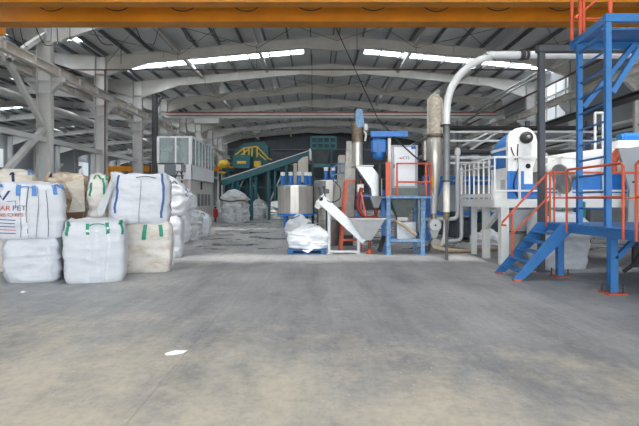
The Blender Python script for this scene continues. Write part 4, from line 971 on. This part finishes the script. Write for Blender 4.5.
def screw_conveyor():
    y = 12.75; t = thing('screw_conveyor', 'white inclined screw conveyor rising left from a triangular hopper', 'conveyor', tuple(P(366,250,y).xy)+(0,))
    tip, low = P(321,199,y), P(365,240,y)
    MB().bar(tip, low, 0.22, 0.24).build('trough', 'galv_sheet', t)
    d = (low-tip).normalized()
    MB().bar(tip-d*0.02+V(0,0,0), tip-d*0.05, 0.3, 0.3).build('end_flange', 'machine_white', t)
    mo = MB().cyl(tip-d*0.04+V(0.08,0,0.08), tip-d*0.24+V(0.18,0,0.16), 0.09, n=14).build('motor', 'dark_grey_paint', t)
    MB().cbox(P(322,193.5,y-0.06),P(329,189,y+0.08),0.02).build('motor_box', 'dark_grey_paint', mo)
    MB().lathe(tip+V(0,-0.12,0), [(0.05,0),(0.05,0.03)], 14, axis=(0,-1,0)).build('bearing', 'rubber_black', t)
    MB().bar(P(321,200,y),P(316.5,208,y),0.2,0.14).build('outlet', 'hose_white', t)
    # hopper
    ya, yb = y-0.42, y+0.42
    top = [P(350,218,ya),P(386,218,ya)]; top += [V(top[1].x,yb,top[1].z),V(top[0].x,yb,top[0].z)]
    b0, b1 = P(362.5,240,y), P(371,240,y); bot = [V(b0.x,y-0.1,b0.z),V(b1.x,y-0.1,b1.z),V(b1.x,y+0.1,b1.z),V(b0.x,y+0.1,b0.z)]
    h = MB().loft([bot, top]).build('hopper', 'galv_sheet', t)
    MB().box((top[0].x-0.02,ya-0.02,top[0].z-0.03),(top[1].x+0.02,yb+0.02,top[0].z)).build('rim', 'stainless_dull', h)
    for px, py0, py1 in ((329,253,206),(358.5,252,234)):
        q = P(px,py1,y); MB().cyl((q.x,y,0.01),(q.x,y,q.z),0.045,n=10).build('leg', 'white_pipe', t); MB().box((q.x-0.09,y-0.09,0),(q.x+0.09,y+0.09,0.012)).build('foot', 'white_pipe', t)
    for px in (369.5,): q = P(px,240,y); MB().cyl((q.x,y,0.12),(q.x,y,q.z+0.02),0.035,n=8).build('leg', 'hose_red', t); MB().lathe((q.x,y,0), [(0.09,0),(0.09,0.06),(0.03,0.13)], 12).build('caster', 'foot_orange', t)
    q = P(380,242,y); MB().bar(V(q.x+0.12,y+0.1,0.45), V(q.x-0.02,y,0.06), 0.08).build('tail_motor', 'dark_metal', t)
    q = P(329,253,y); MB().bar(V(q.x,y,0.06), V(P(360,250,y).x,y,0.06), 0.05).build('base_rail', 'white_pipe', t)
    MB().tube(spline([P(323,190,y),P(327,200,y-0.1),P(333,202,y-0.1),P(340,198,y),P(340,188,y+0.1),P(333,180,y+0.3)],6),0.014,6).build('cable', 'cable_black', t)
screw_conveyor()

def filter_silo():
    y = 13.2; t = thing('cyclone_filter', 'dirty pale filter tube over a steel cyclone beside the orange railing', 'machine', tuple(P(435,250,y).xy)+(0,))
    c = P(435,135.5,y); r = 0.185
    hh = P(435,100,y).z-c.z
    f = MB().lathe(c, [(r,0),(r,hh),(r*0.85,hh+0.05),(r*0.45,hh+0.12),(0.02,hh+0.16)], 20).build('filter_tube', 'dirty_tube', t)
    for dx in (-1, 1): MB().tube([c+V(dx*(r+0.01),0,0.0), c+V(dx*(r+0.01),0,hh), c+V(dx*r*0.5,0,hh+0.13), c+V(0,0,hh+0.18)],0.018,6).build('frame_rod', 'hose_white', f)
    MB().cyl(c+V(0,0,-0.03), c+V(0,0,0.03), r+0.05, n=20).build('flange', 'rusty_steel', t)
    zb = [P(0,p,y).z for p in (140,160,190,214)]
    MB().lathe(V(c.x-0.01,y,0), [(0.05,zb[3]),(0.10,zb[2]),(0.20,zb[1]),(0.21,zb[0]),(0.15,c.z-0.03)], 20).build('cyclone', 'stainless', t)
    MB().cyl(V(c.x-0.25,y+0.1,zb[0]-0.02), V(c.x-0.25,y+0.1,zb[1]), 0.08, n=12).build('inlet_box', 'stainless_dull', t)
    MB().cyl(V(c.x-0.05,y,zb[2]-0.05), V(c.x-0.05,y,zb[3]), 0.075, n=12).build('down_pipe', 'white_pipe', t)
    MB().bar(P(432.5,188,y-0.12), P(432.5,175,y-0.12), 0.035).build('yellow_handle', 'yellow_paint', t)
    v = P(434.5,225,y-0.1); MB().lathe(v, [(0.17,-0.1),(0.17,0.08),(0.14,0.10)], 22, axis=(0,-1,0)).build('rotary_valve', 'white_pipe', t)
    MB().lathe(v-V(0,0.1,0), [(0.025,0),(0.025,0.02)], 10, axis=(0,-1,0)).build('hub', 'dark_metal', t)
    MB().cyl(V(v.x,y,v.z+0.12), V(v.x,y,zb[3]+0.02), 0.08, n=12).build('neck', 'stainless_dull', t)
    MB().loft([[v+V(sx*0.05,0.1+sy*0.05,-0.36) for sx, sy in ((-1,-1),(1,-1),(1,1),(-1,1))], [v+V(sx*0.13,0.1+sy*0.13,-0.14) for sx, sy in ((-1,-1),(1,-1),(1,1),(-1,1))]]).build('cone', 'white_pipe', t)
    b = P(436,245,y-0.1); b.z = 0.24
    MB().lathe(b+V(0,0.12,0), [(0.13,-0.1),(0.15,0.0),(0.13,0.1)], 18, axis=(0,-1,0)).build('blower', 'stainless_dull', t)
    for s in (-1, 1): MB().bar(b+V(s*0.14,0.1,-0.02), b+V(s*0.18,0.1,-0.23), 0.05).build('leg', 'dark_metal', t)
    MB().tube(spline([V(b.x+0.1,y-0.05,0.2),P(442,244,y-0.15),P(445,236,y-0.15),P(446,222,y-0.1),P(446.5,216,y-0.05)],6),0.07,10).build('hose', 'hose_white', t)
filter_silo()

def motor_unit(t, x, y, z, s=1.0):
    m = MB().cyl((x,y,z), (x,y,z+0.32*s), 0.085*s, n=12).build('motor', 'blue_machine', t)
    MB().cyl((x,y,z+0.32*s), (x,y,z+0.46*s), 0.09*s, n=12).build('motor_cover', 'machine_white', m)
    MB().box((x-0.13*s,y-0.13*s,z-0.04),(x+0.13*s,y+0.13*s,z)).build('motor_mount', 'blue_paint', m)
def tank(c, r, z0, z1, label, motors):
    t = thing('steel_tank', label, 'tank', (c[0],c[1],0), group='stainless tanks with blue motors')
    x, y = c
    MB().lathe((x,y,0), [(r*0.98,z0),(r,z0+0.02),(r,z1-0.03),(r*0.98,z1),(r*0.4,z1+0.03),(0.05,z1+0.04)], 14, smooth=False).build('shell', 'stainless', t)
    MB().lathe((x,y,0), [(r*1.03,z0-0.1),(r*1.03,z0)], 28).build('base_ring', 'blue_machine', t)
    for k in range(4):
        a = PI/4+k*PI/2; MB().box((x+r*0.8*math.cos(a)-0.06,y+r*0.8*math.sin(a)-0.06,0),(x+r*0.8*math.cos(a)+0.06,y+r*0.8*math.sin(a)+0.06,z0-0.1)).build('leg', 'blue_machine', t)
    for mx, my in motors: motor_unit(t, x+mx, y+my, z1+0.08, 1.3)
tank((-1.0,24.9), 0.9, 0.72, 2.12, 'wide stainless tank with a row of blue motors on top', ((-0.62,-0.3),(-0.22,-0.5),(0.2,-0.52),(0.55,-0.38),(0.72,-0.1)))
tank((0.72,25.4), 0.78, 0.80, 2.40, 'stainless tank with two blue motors behind the conveyor tip', ((-0.15,-0.3),(0.2,-0.35)))
t = thing('mesh_drum', 'grey steel mesh drum behind the inclined conveyor', 'drum', (0.45,15.4,0))
MB().lathe((0.42,15.4,0), [(0.36,0),(0.36,1.14),(0.33,1.16),(0.30,1.1)], 22).build('shell', 'stainless_dull', t)
for z in (0.02, 0.4, 0.78, 1.14): MB().lathe((0.42,15.4,z), [(0.37,-0.02),(0.385,0),(0.37,0.02)], 22).build('hoop', 'stainless_dull', t)
for px in (317.5, 326.5): q = P(px,207,15.0); MB().cyl((q.x,15.0,0),(q.x,15.0,q.z+0.05),0.025,n=8).build('guard_post', 'dark_metal', t)

def upper_bins():
    t = thing('screw_housing', 'beige box housings standing behind the steel tanks', 'machine', (-0.6,27.5,0))
    MB().box(P(293.5,182,27)-V(0,0,1.0),P(297,163,27)+V(0,0.4,0)).build('narrow_box', 'beige_box', t)
    MB().prism([P(298,182,27),P(298,161,27),P(303,157,27),P(308,156,27),P(308,182,27)], (0,0.6,0)).build('wide_box', 'beige_box', t)
    for x in (-1.1, -0.45): MB().box((x-0.07,27.1,0),(x+0.07,27.24,2.4)).build('leg', 'dark_grey_paint', t)
    t = thing('teal_bin', 'teal framed dark bin at the top of the conveyor', 'bin', (0.5,28.3,0))
    a, b = P(312,163,28), P(330,149,28)
    MB().loft([[V(a.x+0.2,28.1,a.z),V(b.x-0.1,28.1,a.z),V(b.x-0.1,28.9,a.z),V(a.x+0.2,28.9,a.z)],[V(a.x,27.9,b.z),V(b.x,27.9,b.z),V(b.x,29.1,b.z),V(a.x,29.1,b.z)]]).build('bin', 'bin_dark', t)
    c, d = P(311,149,27.8), P(336,137,27.8)
    for z in (c.z+0.03, (c.z+d.z)/2, d.z): MB().box((c.x,27.75,z-0.05),(d.x,27.85,z+0.05)).build('rail', 'teal_paint', t)
    for k in range(5): x = c.x+(d.x-c.x)*k/4; MB().box((x-0.05,27.75,c.z),(x+0.05,27.85,d.z)).build('stanchion', 'teal_paint', t)
    MB().box((c.x,28.9,c.z),(d.x,29.0,d.z)).build('back_panel', 'teal_dark', t)
    z = P(0,164,28).z
    MB().box((c.x+0.1,27.8,z-0.2),(d.x-0.2,28.0,z)).build('beam', 'teal_paint', t)
    for x in (c.x+0.1, d.x-0.25):
        for y in (27.85, 29.0): MB().box((x-0.07,y-0.07,0),(x+0.07,y+0.07,c.z)).build('leg', 'teal_dark', t)
    t = thing('hood_unit', 'grey hood with blue frame between the tanks and the feeder', 'machine', (0.9,18.3,0))
    MB().loft([[P(334,207,18),P(349,207,18),P(349,207,18)+V(0,0.9,0),P(334,207,18)+V(0,0.9,0)],[P(338,180,18),P(352,180,18),P(352,180,18)+V(0,0.9,0),P(338,180,18)+V(0,0.9,0)],[P(339,155,18),P(352,155,18),P(352,155,18)+V(0,0.9,0),P(339,155,18)+V(0,0.9,0)]]).build('hood', 'beige_box', t)
    MB().box(P(338,238,18.1), P(349,207,18.1)+V(0,0.6,0)).build('base', 'bin_dark', t); 
    for a, b in (((331,168),(340,163.5)),((340,163.5),(349,163.5)),((331,176),(340,173)),((340,173),(349,173)),((331,168),(331,176)),((340,163.5),(340,173)),((349,163.5),(349,173))):
        MB().bar(P(a[0],a[1],17.85), P(b[0],b[1],17.85), 0.05).build('frame_bar', 'blue_old', t)
    for px in (338.5, 348.5): q = P(px,207,18); MB().box((q.x-0.04,17.9,0),(q.x+0.04,17.98,q.z)).build('leg', 'blue_machine', t)
    MB().box(P(349,253,17.8)*1, P(349,253,17.8)+V(0.02,0.02,0.02)) 
    t = thing('inclined_duct', 'grey sloping steel duct below the tilted blue motor', 'duct', tuple(P(350,230,15.5).xy)+(0,))
    MB().bar(P(352,142,15.2), P(346,238,15.2), 0.34, 0.3).build('duct', 'stainless_dull', t)
    q = P(346,238,15.2); MB().box((q.x-0.14,15.0,0),(q.x+0.2,15.4,q.z+0.1)).build('foot', 'dark_metal', t)
upper_bins()

def teal_conveyor():
    y = 33.5; t = thing('belt_conveyor', 'long teal inclined belt conveyor rising to the right', 'conveyor', tuple(P(240,200,y).xy)+(0,))
    a, b = P(222,183,y), P(311,153.5,y); d = (b-a).normalized()
    for dy in (0, 1.0): MB().bar(a+V(0,dy,0), b+V(0,dy,0), 0.06, 0.42).build('side_beam', 'teal_paint', t)
    MB().bar(a+V(0,0.5,0.16), b+V(0,0.5,0.16), 0.94, 0.03).build('belt', 'rubber_black', t)
    MB().bar(a+V(0,-0.02,0.24), b+V(0,-0.02,0.24), 0.08, 0.05).build('edge_strip', 'galv_sheet', t)
    for e in (a, b): MB().cyl(e+V(0,0.03,0.02), e+V(0,0.97,0.02), 0.16, n=14).build('end_roller', 'dark_metal', t)
    for k in range(5):
        p = a.lerp(b, 0.12+0.2*k)
        for dy in (0, 1.0): MB().box((p.x-0.06,y+dy-0.06,0),(p.x+0.06,y+dy+0.06,p.z-0.15)).build('leg', 'teal_paint', t)
        MB().bar(V(p.x,y,p.z-0.5), V(p.x,y+1.0,p.z-0.5), 0.06).build('cross_bar', 'teal_dark', t)
    MB().cbox(P(309,160,y-0.1), P(312.5,150,y+1.1), 0.05).build('head_box', 'machine_white', t)
    # sorting machine
    y = 38; t = thing('sorting_machine', 'tall teal sorting machine with yellow railings and head box', 'machine', tuple(P(262,217,y).xy)+(0,))
    MB().prism([P(234,166,y+1.2),P(234,152,y+1.2),P(244,143,y+1.2),P(264,141.5,y+1.2),P(268,146,y+1.2),P(268,166,y+1.2)], (0,2.0,0)).build('upper_drum', 'teal_paint', t)
    MB().box(P(233,168,y-0.6), P(252,156.5,y+0.8)).build('head_box', 'teal_paint', t)
    plate(MB(), [(237,163.5),(246,163.5),(246,161),(237,161)], y-0.65, 0.03).build('name_plate', 'yellow_paint', t)
    MB().box(P(234,174,y-0.5), P(252,168,y+0.8)).build('belt_gap', 'rubber_black', t)
    MB().box(P(222,171,y), P(300,170,y+2.5)).build('walkway', 'teal_dark', t)
    for k, px in enumerate((228,238,247,256,266,275,285,295)):
        for yy in (y, y+2.4): q = P(px,171,y); MB().box((q.x-0.1,yy-0.1,0),(q.x+0.1,yy+0.1,q.z)).build('column', 'teal_paint' if k % 2 else 'teal_dark', t)
    MB().box(P(230,216,y+1.5), P(300,171,y+1.6)).build('back_panel', 'teal_dark', t)
    for py in (203, 188): MB().box(P(228,py,y), P(295,py-1.4,y+0.1)).build('beam', 'teal_paint', t)
    for a, b in (((232,206),(245,176)),((268,206),(281,176)),((250,176),(262,206))): MB().bar(P(a[0],a[1],y+0.2), P(b[0],b[1],y+0.2), 0.12).build('brace', 'steel_grey', t)
    r = MB(); yy = y+0.4
    for a, b in (((234,156),(244,148)),((244,148),(257,146.5)),((257,146.5),(268,158)),((268,158),(272,160)),((240,156),(248,149.5)),((258,153),(266,160))): r.bar(P(a[0],a[1],yy), P(b[0],b[1],yy), 0.09)
    r = r.build('railing', 'yellow_paint', t)
    for px, p0, p1 in ((244,156,148),(249,157,147),(252,157,147),(257,157,147)): MB().bar(P(px,p0,yy), P(px,p1,yy), 0.1).build('baluster', 'yellow_paint', r)
    MB().box(P(254,167,y-0.3), P(261,161.5,y+0.3)).build('yellow_guard', 'yellow_paint', t)
    for k in range(3): MB().box(P(272,165-k*2.5,y), P(300,164.4-k*2.5,y+0.06)).build('guard_rail', 'yellow_paint' if k == 0 else 'teal_dark', t)
    y = 41.8; t = thing('yellow_drive', 'yellow drive unit on a teal stand left of the sorting machine', 'machine', tuple(P(223,200,y).xy)+(0,))
    MB().lathe(P(224,165,y), [(0.2,-0.5),(0.45,-0.35),(0.5,0.1),(0.3,0.4),(0.1,0.5)], 14, axis=(0.3,-1,0)).build('housing', 'yellow_paint', t)
    MB().box(P(219,172,y), P(233,170,y+1.2)).build('stand_top', 'teal_paint', t)
    MB().box(P(219,173.4,y-0.05), P(233,172,y+1.2)).build('stand_edge', 'yellow_paint', t)
    for px in (220, 226, 232): q = P(px,173,y); MB().box((q.x-0.08,y,0),(q.x+0.08,y+0.16,q.z)).build('leg', 'teal_dark', t)
teal_conveyor()

def booth():
    ya, yb, xr, xl = 25.9, 31.5, -6.5, -8.35
    t = thing('control_booth', 'white control booth with glazed upper storey on a base', 'booth', (-7.4,28.7,0))
    z0, z1, z2 = 2.5, 3.28, 4.75
    MB().box((xl+0.1,ya+0.15,0),(xr-0.12,yb-0.1,z0)).build('base', 'booth_base', t)
    MB().box((xl,ya,z0),(xr,yb,z0+0.08)).build('floor_plate', 'booth_white', t)
    MB().box((xl,ya,z2-0.06),(xr,yb,z2+0.02)).build('roof', 'booth_white', t)
    for a, b in (((xl,ya,z0+0.08),(xl+0.05,yb,z1)), ((xr-0.05,ya,z0+0.08),(xr,yb,z1)), ((xl,yb-0.05,z0+0.08),(xr,yb,z1)), ((xl+1.0,ya,z0+0.08),(xr,ya+0.05,z1)), ((xl,ya,z0+0.08),(xl+0.38,ya+0.05,z1))):
        MB().box(a, b).build('wall_panel', 'booth_white', t)
    MB().box((xl+0.38,ya+0.01,z0+0.08),(xl+1.0,ya+0.04,z1)).build('door', 'door_grey', t)
    n = 7
    for k in range(n+1):
        y = ya+(yb-ya)*k/n; MB().box((xr-0.07,y-0.05,z1),(xr+0.005,y+0.05,z2-0.06)).build('mullion', 'booth_white', t)
        if k < n: MB().box((xr-0.04,y+0.05,z1),(xr-0.025,y+(yb-ya)/n-0.05,z2-0.06)).build('pane', 'booth_glass', t)
    for x, w_ in ((xl+0.06,0.12),(xl+0.98,0.08),(xr-0.09,0.18)): MB().box((x-w_/2,ya,z1),(x+w_/2,ya+0.06,z2-0.06)).build('mullion', 'booth_white', t)
    for a, b in ((xl+0.12,xl+0.94),(xl+1.02,xr-0.18)): MB().box((a,ya+0.02,z1),(b,ya+0.035,z2-0.06)).build('pane', 'booth_glass', t)
    for x in (xl+0.03,): 
        for k in range(4): y = ya+(yb-ya)*k/3; MB().box((x-0.03,y-0.05,z1),(x+0.03,y+0.05,z2-0.06)).build('mullion', 'booth_white', t)
    # base windows on the right side
    for k in range(4):
        y = 27.6+k*0.9; MB().box((xr-0.125,y,1.05),(xr-0.11,y+0.6,1.75)).build('base_window', 'door_grey', t)
    MB().box((xr-0.125,28.35,2.0),(xr-0.1,28.7,2.45)).build('base_vent', 'rubber_black', t)
    # guard rail in front
    for z in (2.65, 3.3): MB().cyl((xl-0.3,ya-0.5,z),(xr-0.3,ya-0.5,z),0.03,n=6).build('guard_rail', 'dark_metal', t)
    for x in (xl-0.2, xr-0.4): MB().cyl((x,ya-0.5,0),(x,ya-0.5,3.3),0.035,n=6).build('guard_post', 'dark_metal', t)
    MB().box((xl-0.3,ya-0.6,2.42),(xr-0.2,ya,2.5)).build('landing', 'booth_base', t)
    t = thing('office_chair', 'grey chair on the landing in front of the booth', 'chair', (-6.95,25.6,2.5))
    MB().tube(arc(V(-7.3,25.6,2.5),V(-6.9,25.6,2.5),0.4,10),0.03,6).build('frame', 'dark_metal', t)
    MB().cbox((-7.25,25.42,2.86),(-6.8,25.78,2.92),0.02).build('seat', 'door_grey', t); MB().cbox((-6.86,25.42,2.9),(-6.8,25.78,3.25),0.02).build('backrest', 'door_grey', t)
    t = thing('fire_extinguisher', 'red fire extinguisher beside the booth base', 'extinguisher', (-6.28,30.9,0.35))
    MB().lathe((-6.28,30.9,0.3), [(0.13,0),(0.15,0.03),(0.15,0.48),(0.08,0.56),(0.03,0.6)], 14).build('cylinder', 'extinguisher_red', t)
    MB().box((-6.36,30.86,0.9),(-6.22,30.94,0.96)).build('valve', 'rubber_black', t)
    MB().box((-6.34,30.84,0),(-6.22,30.96,0.3)).build('stand', 'dark_metal', t)
booth()

# scraps of film and spilled flakes on the floor
def scraps():
    rnd = random.Random(11)
    for k, (px, py, s, lab) in enumerate(((175,354,0.13,'white scrap of film on the floor in the foreground'),(23,293,0.05,'small white scrap on the floor before the squat bag'))):
        x, y = at(px, py); t = thing('film_scrap', lab, 'scrap', (x,y,0))
        n = 9; pts = [V(x+s*math.cos(i*2*PI/n)*rnd.uniform(0.6,1.1), y+0.45*s*math.sin(i*2*PI/n)*rnd.uniform(0.5,1.1)+0.3*s*math.cos(i*2*PI/n), 0.003+rnd.random()*0.02) for i in range(n)]
        m = MB(); m.add(pts+[V(x,y,0.035)], [(i,(i+1)%n,n) for i in range(n)]); m.build('film', 'bag_bright', t)
    m = MB()
    for k in range(420):
        px = rnd.uniform(60, 639); Y = rnd.uniform(3.2, 12); x = (px-VX)*Y/F; s = rnd.uniform(0.004, 0.011)
        if x > 3.2 and Y > 5.4: continue
        if x < -2.6 and Y > 8: continue
        m.add([(x-s,Y-s*0.6,0.001),(x+s,Y-s*0.5,0.001),(x+s*0.7,Y+s*0.6,0.001),(x-s*0.6,Y+s*0.5,0.001),(x,Y,0.005)], [(0,1,4),(1,2,4),(2,3,4),(3,0,4)])
    tag(m.build('plastic_flakes', 'pellet_debris'), 'tiny pale plastic flakes scattered over the concrete floor', 'flakes', kind='stuff')
scraps()
